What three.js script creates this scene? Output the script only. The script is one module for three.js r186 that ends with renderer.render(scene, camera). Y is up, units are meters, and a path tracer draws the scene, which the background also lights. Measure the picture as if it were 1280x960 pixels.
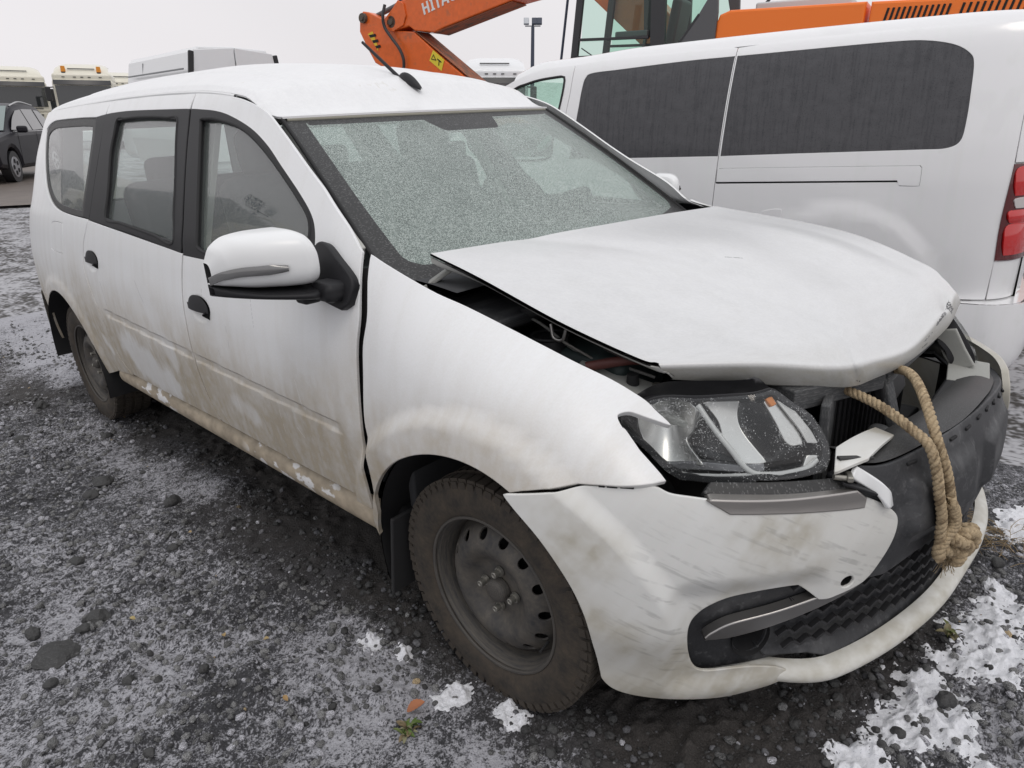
import * as THREE from 'three';
import { RoundedBoxGeometry } from 'three/addons/geometries/RoundedBoxGeometry.js';
import { TextGeometry } from 'three/addons/geometries/TextGeometry.js';
import { FontLoader } from 'three/addons/loaders/FontLoader.js';
import { mergeGeometries } from 'three/addons/utils/BufferGeometryUtils.js';

// ---------- camera, sky, light, exposure ----------
const scene = new THREE.Scene();
const camera = new THREE.PerspectiveCamera(58.282, 4 / 3, 0.05, 2000);
camera.position.set(0.99414, 1.33744, 1.76385);
camera.rotation.order = 'YXZ';
camera.rotation.set(-0.365602, 0.773284, 0);
scene.add(camera);
const renderer = new THREE.WebGLRenderer({ antialias: true });
renderer.toneMapping = THREE.LinearToneMapping;
renderer.toneMappingExposure = 1.08;
renderer.outputColorSpace = THREE.SRGBColorSpace;
renderer.shadowMap.enabled = true;
renderer.shadowMap.type = THREE.PCFSoftShadowMap;
{ // an even overcast sky, a little brighter overhead, faintly pink towards the horizon
  const W = 256, H = 128, d = new Float32Array(W * H * 4);
  for (let y = 0; y < H; y++) for (let x = 0; x < W; x++) {
    const el = ((y + 0.5) / H - 0.5) * Math.PI, s = Math.max(0, Math.sin(el)), az = x / W * Math.PI * 2;
    const w = 1 + 0.03 * Math.sin(az * 3 + 1.3 + s * 4) + 0.02 * Math.sin(az * 7 + s * 9) + 0.012 * Math.sin(az * 19 + s * 31) * Math.sin(s * 23 + az * 5);
    const L = (0.755 + 0.2 * s) * (el < 0 ? 0.9 : 1) * w, i = (y * W + x) * 4;
    d[i] = L * (1 - 0.03 * s); d[i + 1] = L * (0.965 + 0.03 * s); d[i + 2] = L * (0.985 + 0.06 * s); d[i + 3] = 1;
  }
  const t = new THREE.DataTexture(d, W, H, THREE.RGBAFormat, THREE.FloatType);
  t.mapping = THREE.EquirectangularReflectionMapping; t.magFilter = THREE.LinearFilter; t.needsUpdate = true;
  scene.background = t; scene.environment = t;
}
const sun = new THREE.DirectionalLight(0xfff4e8, 0.5);
sun.position.set(6, 14, 3); sun.castShadow = true; sun.shadow.radius = 40; sun.shadow.mapSize.set(2048, 2048);
Object.assign(sun.shadow.camera, { left: -8, right: 8, top: 8, bottom: -8, near: 1, far: 40 });
scene.add(sun, sun.target);
// ---- shape of the estate car's body: x forward, y up, z towards its right side, origin on the ground under the front axle ----
const clamp = (v, a, b) => Math.min(b, Math.max(a, v)), lerp = (a, b, t) => a + (b - a) * t;
const sstep = (a, b, v) => { const t = clamp((v - a) / (b - a), 0, 1); return t * t * (3 - 2 * t); };
function curve(pts) {                       // monotone cubic through [t, v] pairs, straight on past the ends
  const n = pts.length, d = [], m = [];
  for (let i = 0; i < n - 1; i++) d.push((pts[i + 1][1] - pts[i][1]) / (pts[i + 1][0] - pts[i][0]));
  for (let i = 0; i < n; i++) {
    if (i === 0) m.push(d[0]); else if (i === n - 1) m.push(d[n - 2]);
    else m.push(d[i - 1] * d[i] <= 0 ? 0 : 2 * d[i - 1] * d[i] / (d[i - 1] + d[i]));
  }
  return (t) => {
    if (t <= pts[0][0]) return pts[0][1] + m[0] * (t - pts[0][0]);
    if (t >= pts[n - 1][0]) return pts[n - 1][1] + m[n - 1] * (t - pts[n - 1][0]);
    let i = 0; while (t > pts[i + 1][0]) i++;
    const h = pts[i + 1][0] - pts[i][0], s = (t - pts[i][0]) / h, s2 = s * s, s3 = s2 * s;
    return (2 * s3 - 3 * s2 + 1) * pts[i][1] + (s3 - 2 * s2 + s) * h * m[i] + (-2 * s3 + 3 * s2) * pts[i + 1][1] + (s3 - s2) * h * m[i + 1];
  };
}
const sideProfile = curve([[0.15, 0.79], [0.24, 0.815], [0.36, 0.842], [0.5, 0.862], [0.68, 0.874], [0.82, 0.868], [0.95, 0.848], [1.04, 0.824], [1.1, 0.798], [1.25, 0.728], [1.4, 0.656], [1.47, 0.622], [1.55, 0.57]]);
const sideTaper = curve([[-3.74, 0.36], [-3.71, 0.25], [-3.67, 0.18], [-3.6, 0.12], [-3.5, 0.072], [-3.35, 0.036], [-3.1, 0.014], [-2.9, 0.008], [-2.5, 0.002], [-2.2, 0], [-0.6, 0], [-0.2, 0.004], [0.1, 0.014], [0.3, 0.035], [0.42, 0.06], [0.55, 0.11]]);
const fenderTopY = curve([[-0.6, 1.17], [-0.37, 1.09], [-0.3, 1.057], [-0.2, 1.005], [-0.1, 0.968], [0, 0.934], [0.1, 0.9], [0.2, 0.863], [0.3, 0.812], [0.36, 0.776], [0.5, 0.69]]);
const fenderTopZ = curve([[-0.6, 0.84], [-0.37, 0.79], [-0.2, 0.745], [0, 0.705], [0.2, 0.665], [0.36, 0.625], [0.5, 0.56]]);
const arch = (x, y, cx, cy) => Math.hypot(x - cx, y - cy);
function sideZ(x, y) {
  const tp = x < -2.5 ? sideTaper(x) * lerp(1, 0.62, sstep(1.05, 1.35, y)) : sideTaper(x);
  let z = sideProfile(y) - tp;
  const w = sstep(-0.62, -0.2, x);                     // over the front wheel the panel rolls in towards the bonnet
  if (w > 0) {
    const y0 = 0.64, t = clamp((y - y0) / (fenderTopY(x) - y0), 0, 1.15), zs = 0.873 - sideTaper(x);
    const zf = y < y0 ? sideProfile(y) - sideTaper(x) : lerp(zs, fenderTopZ(x), 0.22 * t + 0.28 * t * t + 0.5 * t ** 5);
    z = lerp(z, zf, w);
  }
  const rf = arch(x, y, 0.0, 0.30), rr = arch(x, y, -2.905, 0.31);
  z += 0.022 * (1 - sstep(0.45, 0.492, rf)) * sstep(0.2, 0.4, y) + 0.01 * (1 - sstep(0.42, 0.47, rr)) * sstep(0.2, 0.4, y);
  z -= 0.006 * (1 - sstep(0.015, 0.03, Math.abs(y - 0.845 + 0.00 * x))) * 0;
  return z;
}
const side = (x, y) => [x, y, sideZ(x, y)];

// the nose: distance from the vertical axis x = -0.1, z = 0 by angle (0 straight ahead, positive to the car's right)
const NX = -0.1;
const noseR = (() => {
  const P = [[0.12, 0.872], [0.165, 0.866], [0.22, 0.852], [0.29, 0.826], [0.36, 0.788], [0.42, 0.745], [0.5, 0.672], [0.58, 0.575], [0.648, 0.47], [0.708, 0.35], [0.755, 0.22], [0.782, 0.1], [0.792, 0], [0.792, -0.12], [0.783, -0.28], [0.757, -0.45], [0.695, -0.61], [0.58, -0.74], [0.4, -0.83], [0.12, -0.875]];
  return curve(P.map(([x, z]) => [Math.atan2(z, x - NX), Math.hypot(x - NX, z)]).reverse());
})();
const noseY = curve([[0.1, -0.075], [0.17, -0.035], [0.22, -0.012], [0.3, 0], [0.42, 0.012], [0.52, 0.014], [0.6, 0.006], [0.66, -0.006], [0.72, -0.03], [0.8, -0.075], [0.9, -0.14]]);
function noseRad(t, y) { const w = 1 - sstep(0.55, 1.25, Math.abs(t)); const r = noseR(t) + noseY(y) * lerp(0.45, 1, w), x = NX + r * Math.cos(t); return r + (t > 0 ? 0.02 * (1 - sstep(0.45, 0.492, Math.hypot(x, y - 0.3))) * sstep(0.25, 0.4, y) : 0); }
const nose = (t, y, off = 0) => { const r = noseRad(t, y) + off; return [NX + r * Math.cos(t), y, r * Math.sin(t)]; };
// ---------- helpers ----------
let seed = 7;
const rnd = (a = 0, b = 1) => { seed = (seed * 1664525 + 1013904223) >>> 0; return a + (b - a) * seed / 4294967296; };
const PI = Math.PI, V3 = (x, y, z) => new THREE.Vector3(x, y, z);
const hash2 = (x, y, s = 0) => { let h = Math.imul(x | 0, 374761393) ^ Math.imul(y | 0, 668265263) ^ Math.imul(s | 0, 2246822519); h = Math.imul(h ^ (h >>> 13), 1274126177); return ((h ^ (h >>> 16)) >>> 0) / 4294967296; };
function noise(x, y, s = 0) {
  const xi = Math.floor(x), yi = Math.floor(y), fx = x - xi, fy = y - yi, u = fx * fx * (3 - 2 * fx), v = fy * fy * (3 - 2 * fy);
  const a = hash2(xi, yi, s), b = hash2(xi + 1, yi, s), c = hash2(xi, yi + 1, s), d = hash2(xi + 1, yi + 1, s);
  return a + (b - a) * u + (c - a) * v + (a - b - c + d) * u * v;
}
const fbm = (x, y, s = 0, o = 4) => { let v = 0, a = 0.5, n = 0; for (let i = 0; i < o; i++) { v += a * noise(x, y, s + i * 17); n += a; a *= 0.5; x *= 2.03; y *= 2.03; } return v / n; };
const toS = (v) => { v = clamp(v, 0, 1); return Math.round(255 * (v <= 0.0031308 ? 12.92 * v : 1.055 * v ** (1 / 2.4) - 0.055)); };
// a texture from f(u, v, out) -> linear colour in out[0..2] (or one value)
function tex(w, h, f, { color = true, repeat = false } = {}) {
  const d = new Uint8Array(w * h * 4), o = [0, 0, 0];
  for (let y = 0; y < h; y++) for (let x = 0; x < w; x++) {
    const i = (y * w + x) * 4, r = f((x + 0.5) / w, (y + 0.5) / h, o);
    if (typeof r === 'number') d[i] = d[i + 1] = d[i + 2] = Math.round(255 * clamp(r, 0, 1));
    else for (let k = 0; k < 3; k++) d[i + k] = color ? toS(o[k]) : Math.round(255 * clamp(o[k], 0, 1));
    d[i + 3] = 255;
  }
  const t = new THREE.DataTexture(d, w, h, THREE.RGBAFormat);
  t.magFilter = THREE.LinearFilter; t.minFilter = THREE.LinearMipmapLinearFilter; t.generateMipmaps = true;
  t.wrapS = t.wrapT = repeat ? THREE.RepeatWrapping : THREE.ClampToEdgeWrapping;
  if (color) t.colorSpace = THREE.SRGBColorSpace;
  t.needsUpdate = true; return t;
}
const scaled = (t, sx, sy, ox = 0, oy = 0) => { const c = t.clone(); c.repeat.set(sx, sy); c.offset.set(ox, oy); c.needsUpdate = true; return c; };
const lin = (r, g, b) => new THREE.Color().setRGB(r, g, b);
const mat = (c, roughness = 0.6, metalness = 0, more = {}) => new THREE.MeshPhysicalMaterial({ color: Array.isArray(c) ? lin(...c) : c, roughness, metalness, ...more });

// things, parts, names
const taken = new Map();
const numbered = (n) => { const k = taken.get(n) ?? 0; taken.set(n, k + 1); return k ? n + '_' + String(k).padStart(3, '0') : n; };
function tag(o, label, category, group, kind) { if (label) o.userData.label = label; if (category) o.userData.category = category; if (group) o.userData.group = group; if (kind) o.userData.kind = kind; return o; }
function thing(name, label, category, group) { const o = new THREE.Group(); o.name = numbered(name); scene.add(o); return tag(o, label, category, group); }
function mesh(name, geo, m, parent, label) {
  if (Array.isArray(geo)) geo = join(geo);
  const o = new THREE.Mesh(geo, m); o.name = parent ? name : numbered(name); o.castShadow = o.receiveShadow = true; (parent ?? scene).add(o);
  if (label) o.userData.label = label; return o;
}
const join = (list) => list.length === 1 ? list[0] : mergeGeometries(list.map((g) => { g = g.index ? g.toNonIndexed() : g; const h = new THREE.BufferGeometry(); for (const k of ['position', 'normal', 'uv']) h.setAttribute(k, g.attributes[k] ?? new THREE.BufferAttribute(new Float32Array(g.attributes.position.count * 2), 2)); return h; }));

// outlines: points [a, b] joined by a smooth curve, broken at points [a, b, 1] (corners)
function cr(p0, p1, p2, p3, t) { const r = []; for (let k = 0; k < p1.length; k++) { const a = p0[k], b = p1[k], c = p2[k], d = p3[k]; r.push(0.5 * (2 * b + (c - a) * t + (2 * a - 5 * b + 4 * c - d) * t * t + (3 * b - a - 3 * c + d) * t * t * t)); } return r; }
function loop(pts, n = 6, open = false) {
  const N = pts.length, out = [], q = (i) => pts[(i + N) % N];
  for (let i = 0; i < (open ? N - 1 : N); i++) {
    const p1 = q(i), p2 = q(i + 1); let p0 = q(i - 1), p3 = q(i + 2);
    if (p1[2] || (open && i === 0)) p0 = [2 * p1[0] - p2[0], 2 * p1[1] - p2[1]];
    if (p2[2] || (open && i === N - 2)) p3 = [2 * p2[0] - p1[0], 2 * p2[1] - p1[1]];
    if (p1[2] && p2[2]) { out.push([p1[0], p1[1]]); continue; }
    for (let k = 0; k < n; k++) out.push(cr(p0.slice(0, 2), p1.slice(0, 2), p2.slice(0, 2), p3.slice(0, 2), k / n));
  }
  if (open) out.push(pts[N - 1].slice(0, 2));
  return out;
}
const circle2 = (cx, cy, r, n = 20, ry = r, a0 = 0) => Array.from({ length: n }, (_, i) => [cx + r * Math.cos(a0 + i / n * 2 * PI), cy + ry * Math.sin(a0 + i / n * 2 * PI)]);
const area2 = (p) => { let s = 0; for (let i = 0; i < p.length; i++) { const a = p[i], b = p[(i + 1) % p.length]; s += a[0] * b[1] - b[0] * a[1]; } return s / 2; };
const ccw = (p) => area2(p) < 0 ? p.slice().reverse() : p.slice();
function dense(p, h) { const o = []; for (let i = 0; i < p.length; i++) { const a = p[i], b = p[(i + 1) % p.length], n = Math.max(1, Math.ceil(Math.hypot(b[0] - a[0], b[1] - a[1]) / h)); for (let k = 0; k < n; k++) o.push([a[0] + (b[0] - a[0]) * k / n, a[1] + (b[1] - a[1]) * k / n]); } return o; }
function inside(p, x, y) { let c = false; for (let i = 0, j = p.length - 1; i < p.length; j = i++) if ((p[i][1] > y) !== (p[j][1] > y) && x < (p[j][0] - p[i][0]) * (y - p[i][1]) / (p[j][1] - p[i][1]) + p[i][0]) c = !c; return c; }
function clipHalf(p, ax, v, sgn) {
  const o = [];
  for (let i = 0; i < p.length; i++) {
    const a = p[i], b = p[(i + 1) % p.length], da = sgn * (a[ax] - v), db = sgn * (b[ax] - v);
    if (da >= 0) o.push(a);
    if ((da >= 0) !== (db >= 0)) { const t = da / (da - db), q = [a[0] + (b[0] - a[0]) * t, a[1] + (b[1] - a[1]) * t]; q[ax] = v; o.push(q); }
  }
  return o;
}
// a sheet-metal, plastic or glass panel: the outline (minus holes) in surface coordinates (a, b), laid on S(a, b), with rounded, turned-in edges
function panel(outline, holes, S, { h = 0.03, depth = 0.012, bevel = 0.0025, off = 0, flip = false, uvs = [1, 1] } = {}) {
  const outer = dense(ccw(outline), h), hs = holes.map((q) => dense(ccw(q).reverse(), h));
  let poly = outer.slice();
  for (const q of hs) {
    let best = [1e9, 0, 0];
    poly.forEach((a, i) => q.forEach((b, j) => { const d = (a[0] - b[0]) ** 2 + (a[1] - b[1]) ** 2; if (d < best[0]) best = [d, i, j]; }));
    const [, i, j] = best, ring = [...q.slice(j), ...q.slice(0, j), q[j]];
    poly = [...poly.slice(0, i + 1), ...ring, poly[i], ...poly.slice(i + 1)];
  }
  const loops = [outer, ...hs], pos = [], nor = [], uv = [], idx = [], key = new Map(), e = 1e-4, sg = flip ? -1 : 1;
  const nrm = (a, b) => {
    const p = S(a + e, b), q = S(a - e, b), r = S(a, b + e), s = S(a, b - e);
    return V3(p[0] - q[0], p[1] - q[1], p[2] - q[2]).cross(V3(r[0] - s[0], r[1] - s[1], r[2] - s[2])).normalize().multiplyScalar(sg);
  };
  const put = (p, n, a, b) => { pos.push(p.x, p.y, p.z); nor.push(n.x, n.y, n.z); uv.push(a * uvs[0], b * uvs[1]); return pos.length / 3 - 1; };
  const vert = (a, b) => {
    const k = Math.round(a * 2e5) + ',' + Math.round(b * 2e5); let i = key.get(k);
    if (i === undefined) { const n = nrm(a, b); i = put(V3(...S(a, b)).addScaledVector(n, off), n, a, b); key.set(k, i); }
    return i;
  };
  const tri = (i, j, k) => { if (i !== j && j !== k && i !== k) flip ? idx.push(i, k, j) : idx.push(i, j, k); };
  let x0 = 1e9, y0 = 1e9, x1 = -1e9, y1 = -1e9;
  for (const [x, y] of outer) { x0 = Math.min(x0, x); y0 = Math.min(y0, y); x1 = Math.max(x1, x); y1 = Math.max(y1, y); }
  x0 -= h * 0.37; y0 -= h * 0.41;
  const nx = Math.ceil((x1 - x0) / h) + 1, ny = Math.ceil((y1 - y0) / h) + 1, cut = new Set();
  for (let i = 0; i < poly.length; i++) {
    const a = poly[i], b = poly[(i + 1) % poly.length];
    for (let cx = Math.floor((Math.min(a[0], b[0]) - x0) / h); cx <= Math.floor((Math.max(a[0], b[0]) - x0) / h); cx++)
      for (let cy = Math.floor((Math.min(a[1], b[1]) - y0) / h); cy <= Math.floor((Math.max(a[1], b[1]) - y0) / h); cy++) cut.add(cy * nx + cx);
  }
  for (let cy = 0; cy < ny; cy++) for (let cx = 0; cx < nx; cx++) {
    const a = x0 + cx * h, b = y0 + cy * h, c = a + h, d = b + h;
    if (cut.has(cy * nx + cx)) {
      let q = clipHalf(clipHalf(clipHalf(clipHalf(poly, 0, a, 1), 0, c, -1), 1, b, 1), 1, d, -1);
      q = q.filter((p, i) => { const r = q[(i + 1) % q.length]; return Math.abs(p[0] - r[0]) + Math.abs(p[1] - r[1]) > 1e-7; });
      if (q.length < 3 || Math.abs(area2(q)) < 1e-9) continue;
      for (const [i, j, k] of THREE.ShapeUtils.triangulateShape(q.map((p) => new THREE.Vector2(p[0], p[1])), [])) {
        const A = q[i], B = q[j], D = q[k];
        const ar = (B[0] - A[0]) * (D[1] - A[1]) - (B[1] - A[1]) * (D[0] - A[0]);
        if (Math.abs(ar) < 1e-11) continue;
        ar > 0 ? tri(vert(...A), vert(...B), vert(...D)) : tri(vert(...A), vert(...D), vert(...B));
      }
    } else if (inside(poly, a + h / 2, b + h / 2)) {
      const i = vert(a, b), j = vert(c, b), k = vert(c, d), l = vert(a, d); tri(i, j, k); tri(i, k, l);
    }
  }
  if (depth > 0) for (const L of loops) {
    const rings = L.map(([a, b], i) => {
      const n = nrm(a, b), p = V3(...S(a, b)).addScaledVector(n, off), u = L[(i + L.length - 1) % L.length], w = L[(i + 1) % L.length];
      const tan = V3(...S(w[0], w[1])).sub(V3(...S(u[0], u[1]))).normalize(), o = tan.cross(n).normalize().multiplyScalar(sg);
      const m = n.clone().add(o).normalize(), p1 = p.clone().addScaledVector(o, bevel * 0.7).addScaledVector(n, -bevel * 0.3), p2 = p.clone().addScaledVector(o, bevel).addScaledVector(n, -bevel), p3 = p2.clone().addScaledVector(n, -depth);
      return [put(p, n, a, b), put(p1, m, a, b), put(p2, o, a, b), put(p3, o, a, b), p3, n.clone().negate()];
    });
    for (let i = 0; i < L.length; i++) { const r = rings[i], s = rings[(i + 1) % L.length]; for (let k = 0; k < 3; k++) { tri(r[k], r[k + 1], s[k]); tri(s[k], r[k + 1], s[k + 1]); } }
  }
  const g = new THREE.BufferGeometry();
  g.setAttribute('position', new THREE.Float32BufferAttribute(pos, 3)); g.setAttribute('normal', new THREE.Float32BufferAttribute(nor, 3)); g.setAttribute('uv', new THREE.Float32BufferAttribute(uv, 2)); g.setIndex(idx);
  return g;
}
// the same panel on the car's other side
function mirrored(g) {
  const m = g.clone(), p = m.attributes.position, n = m.attributes.normal, ix = m.index.array.slice();
  for (let i = 0; i < p.count; i++) { p.setZ(i, -p.getZ(i)); n.setZ(i, -n.getZ(i)); }
  for (let i = 0; i < ix.length; i += 3) { const t = ix[i]; ix[i] = ix[i + 1]; ix[i + 1] = t; }
  m.setIndex(new THREE.BufferAttribute(ix, 1)); return m;
}
// a sheet S(u, v) over [0,1]^2 with true normals; thickness gives it a back and edges
function sheet(S, nu, nv, { flip = false, thick = 0, uvs = [1, 1] } = {}) {
  const pos = [], nor = [], uv = [], idx = [], sg = flip ? -1 : 1, e = 1e-3;
  const layer = (d, turn) => {
    const base = pos.length / 3;
    for (let j = 0; j <= nv; j++) for (let i = 0; i <= nu; i++) {
      const u = i / nu, v = j / nv, a = S(Math.min(1, u + e), v), b = S(Math.max(0, u - e), v), c = S(u, Math.min(1, v + e)), g = S(u, Math.max(0, v - e));
      const n = V3(a[0] - b[0], a[1] - b[1], a[2] - b[2]).cross(V3(c[0] - g[0], c[1] - g[1], c[2] - g[2])).normalize().multiplyScalar(sg), p = S(u, v);
      pos.push(p[0] - n.x * d, p[1] - n.y * d, p[2] - n.z * d); nor.push(n.x * turn, n.y * turn, n.z * turn); uv.push(u * uvs[0], v * uvs[1]);
    }
    for (let j = 0; j < nv; j++) for (let i = 0; i < nu; i++) { const a = base + j * (nu + 1) + i, b = a + 1, c = a + nu + 1, g = c + 1; sg * turn > 0 ? idx.push(a, b, g, a, g, c) : idx.push(a, g, b, a, c, g); }
    return base;
  };
  const A = layer(0, 1);
  if (thick) {
    const B = layer(thick, -1), rim = [];
    for (let i = 0; i < nu; i++) rim.push(i); for (let j = 0; j < nv; j++) rim.push(j * (nu + 1) + nu); for (let i = nu; i > 0; i--) rim.push(nv * (nu + 1) + i); for (let j = nv; j > 0; j--) rim.push(j * (nu + 1));
    const mid = V3(...S(0.5, 0.5));
    for (let k = 0; k < rim.length; k++) {
      const a = rim[k], b = rim[(k + 1) % rim.length], P = (i) => V3(pos[i * 3], pos[i * 3 + 1], pos[i * 3 + 2]), pa = P(A + a), pb = P(A + b), qa = P(B + a), qb = P(B + b), n = pb.clone().sub(pa).cross(qa.clone().sub(pa)).normalize();
      if (n.dot(pa.clone().sub(mid)) < 0) n.negate();
      const c0 = pos.length / 3; for (const p of [pa, pb, qb, qa]) { pos.push(p.x, p.y, p.z); nor.push(n.x, n.y, n.z); uv.push(0, 0); }
      idx.push(c0, c0 + 1, c0 + 2, c0, c0 + 2, c0 + 3);
    }
  }
  const g = new THREE.BufferGeometry();
  g.setAttribute('position', new THREE.Float32BufferAttribute(pos, 3)); g.setAttribute('normal', new THREE.Float32BufferAttribute(nor, 3)); g.setAttribute('uv', new THREE.Float32BufferAttribute(uv, 2)); g.setIndex(idx); return g;
}
// smooth curve through 3-D points -> f(t)
function track(pts) { const n = pts.length - 1, q = (i) => i < 0 ? pts[0].map((v, k) => 2 * v - pts[1][k]) : i > n ? pts[n].map((v, k) => 2 * v - pts[n - 1][k]) : pts[i]; return (t) => { t = clamp(t, 0, 1) * n; const i = Math.min(n - 1, Math.floor(t)); return cr(q(i - 1), q(i), q(i + 1), q(i + 2), t - i); }; }
const grid = (rows) => { const R = rows.map(track); return (u, v) => track(R.map((f) => f(u)))(v); };
const tube = (pts, r, seg = 24, rad = 8, closed = false) => new THREE.TubeGeometry(new THREE.CatmullRomCurve3(pts.map((p) => V3(...p)), closed), seg, r, rad, closed);
const moved = (g, x, y, z, rx = 0, ry = 0, rz = 0) => g.applyMatrix4(new THREE.Matrix4().compose(V3(x, y, z), new THREE.Quaternion().setFromEuler(new THREE.Euler(rx, ry, rz)), V3(1, 1, 1)));
const rbox = (w, h, d, r = 0.01, x = 0, y = 0, z = 0, rx = 0, ry = 0, rz = 0) => moved(new RoundedBoxGeometry(w, h, d, 2, Math.min(r, w / 2.01, h / 2.01, d / 2.01)), x, y, z, rx, ry, rz);
const bar = (a, b, w, h, r = 0.004) => { const A = V3(...a), B = V3(...b), d = B.clone().sub(A), L = d.length(), g = new RoundedBoxGeometry(L, h, w, 1, Math.min(r, w / 2.01, h / 2.01)); const x = d.normalize(), z = Math.abs(x.y) > 0.99 ? V3(0, 0, 1) : x.clone().cross(V3(0, 1, 0)).normalize(), y = z.clone().cross(x); g.applyMatrix4(new THREE.Matrix4().makeBasis(x, y, z).setPosition(A.add(B).multiplyScalar(0.5))); return g; };
const cyl = (a, b, r, r2 = r, n = 16) => { const A = V3(...a), B = V3(...b), d = B.clone().sub(A), g = new THREE.CylinderGeometry(r2, r, d.length(), n); g.applyQuaternion(new THREE.Quaternion().setFromUnitVectors(V3(0, 1, 0), d.clone().normalize())); g.translate((A.x + B.x) / 2, (A.y + B.y) / 2, (A.z + B.z) / 2); return g; };
const lathe = (pts, n = 48) => new THREE.LatheGeometry(pts.map(([r, y]) => new THREE.Vector2(r, y)), n);
// an upright plate cut to an outline in (x, y), from z = 0 to z = depth
const plate = (pts, depth, bevel = 0.004, holes = []) => { const s = new THREE.Shape(pts.map((p) => new THREE.Vector2(p[0], p[1]))); for (const q of holes) s.holes.push(new THREE.Path(q.map((p) => new THREE.Vector2(p[0], p[1])))); const g = new THREE.ExtrudeGeometry(s, { depth: depth - 2 * bevel, bevelEnabled: bevel > 0, bevelThickness: bevel, bevelSize: bevel, bevelOffset: -bevel, bevelSegments: 2, curveSegments: 8 }); return g.translate(0, 0, bevel); };
// ---------- materials ----------
// mud and scratches on the car's flank, laid out in metres along (x) and up (y) the car
const archDist = (x, y) => Math.min(Math.hypot(x, y - 0.3), Math.hypot(x + 2.905, y - 0.31));
function flankDirt(x, y) {
  const n = fbm(x * 3.1, y * 3.3, 3), f = fbm(x * 55, y * 42, 9, 3), st = fbm(x * 26, y * 3.2, 21, 3), g = hash2(x * 900, y * 900, 5);
  let m = 0.97 * sstep(0.97, 0.55, y + (n - 0.5) * 0.26) ** 1.2;
  if (x > -0.36) m *= lerp(1, 0.3, sstep(0.46, 0.62, archDist(x, y)));
  m = Math.max(m, 0.55 * sstep(0.6, 0.4, archDist(x, y) + (n - 0.5) * 0.2) * sstep(0.75, 0.35, y));
  m += 0.06 * sstep(0.4, 0.7, st);
  m *= 0.72 + 0.5 * (f - 0.1) + 0.28 * (st - 0.5);
  // a wiped band across the rear door and small ones on the front door
  const wipe = (x0, y0, x1, y1, w) => { const dx = x1 - x0, dy = y1 - y0, t = clamp(((x - x0) * dx + (y - y0) * dy) / (dx * dx + dy * dy), 0, 1); return 1 - sstep(0.35 * w, w, Math.hypot(x - x0 - t * dx, y - y0 - t * dy) + (fbm(x * 14, y * 14, 31) - 0.5) * w * 1.1); };
  const c = Math.max(wipe(-2.06, 0.56, -1.62, 0.47, 0.1), 0.7 * wipe(-1.75, 0.86, -1.55, 0.62, 0.07), 0.6 * wipe(-1.08, 0.55, -0.98, 0.53, 0.05), 0.75 * wipe(-2.36, 0.55, -2.3, 0.5, 0.04));
  m *= 1 - 0.68 * c;
  return [clamp(m + (g - 0.5) * 0.08, 0, 1), f, c];
}
const scratchesAt = (() => { const s = []; for (let i = 0; i < 40; i++) s.push([rnd(-2.3, -0.5), rnd(0.45, 0.95), rnd(-0.5, 0.5) - 1.2, rnd(0.02, 0.1), rnd(0.0006, 0.0016), rnd()]); return s; })();
const flankTex = tex(2048, 700, (u, v, o) => {
  const x = u * 4.8 - 3.8, y = v * 1.5 + 0.1, [m, f, c] = flankDirt(x, y);
  const tan = [0.34 + 0.1 * f, 0.297 + 0.088 * f, 0.232 + 0.066 * f];
  for (let k = 0; k < 3; k++) o[k] = lerp([0.8, 0.81, 0.815][k] - 0.03 * c, tan[k], m);
  for (const [sx, sy, a, L, w, b] of scratchesAt) { const dx = x - sx, dy = y - sy, l = dx * Math.cos(a) + dy * Math.sin(a), t = Math.abs(-dx * Math.sin(a) + dy * Math.cos(a)); if (l > 0 && l < L && t < w) for (let k = 0; k < 3; k++) o[k] = lerp(o[k], b > 0.4 ? 0.8 : 0.2, 0.45); }
});
const flankRough = tex(1024, 350, (u, v) => { const x = u * 4.8 - 3.8, y = v * 1.5 + 0.1; return 0.3 + 0.55 * flankDirt(x, y)[0]; }, { color: false });
const flankMap = (t) => scaled(t, 1 / 4.8, 1 / 1.5, 3.8 / 4.8, -0.1 / 1.5);
// frost and fine dirt on the upper panels; 1.28 m square, repeats
const wrapN = (f) => (u, v, p) => { const a = f(u * p, v * p), b = f(u * p - p, v * p), c = f(u * p, v * p - p), d = f(u * p - p, v * p - p), s = sstep(0.8, 1, u), t = sstep(0.8, 1, v); return lerp(lerp(a, b, s), lerp(c, d, s), t); };
const wn = (p, s, o) => { const f = wrapN((x, y) => fbm(x, y, s, o)); return (u, v) => f(u, v, p); };
const n8 = wn(8, 41, 4), n40 = wn(40, 43, 3), n160 = wn(160, 47, 2);
const frostTex = tex(1024, 1024, (u, v, o) => { const g = n160(u, v), a = n40(u, v), b = n8(u, v); const w = 0.79 + 0.05 * (g - 0.5) + 0.05 * (a - 0.5) + 0.05 * (b - 0.5); const d = 0.1 * sstep(0.66, 0.8, a * 0.6 + b * 0.4); o[0] = w - d; o[1] = w + 0.006 - d * 1.1; o[2] = w + 0.012 - d * 1.4; }, { repeat: true });
const frostBump = tex(1024, 1024, (u, v) => 0.6 * n160(u, v) + 0.4 * n40(u, v), { color: false, repeat: true });
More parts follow.
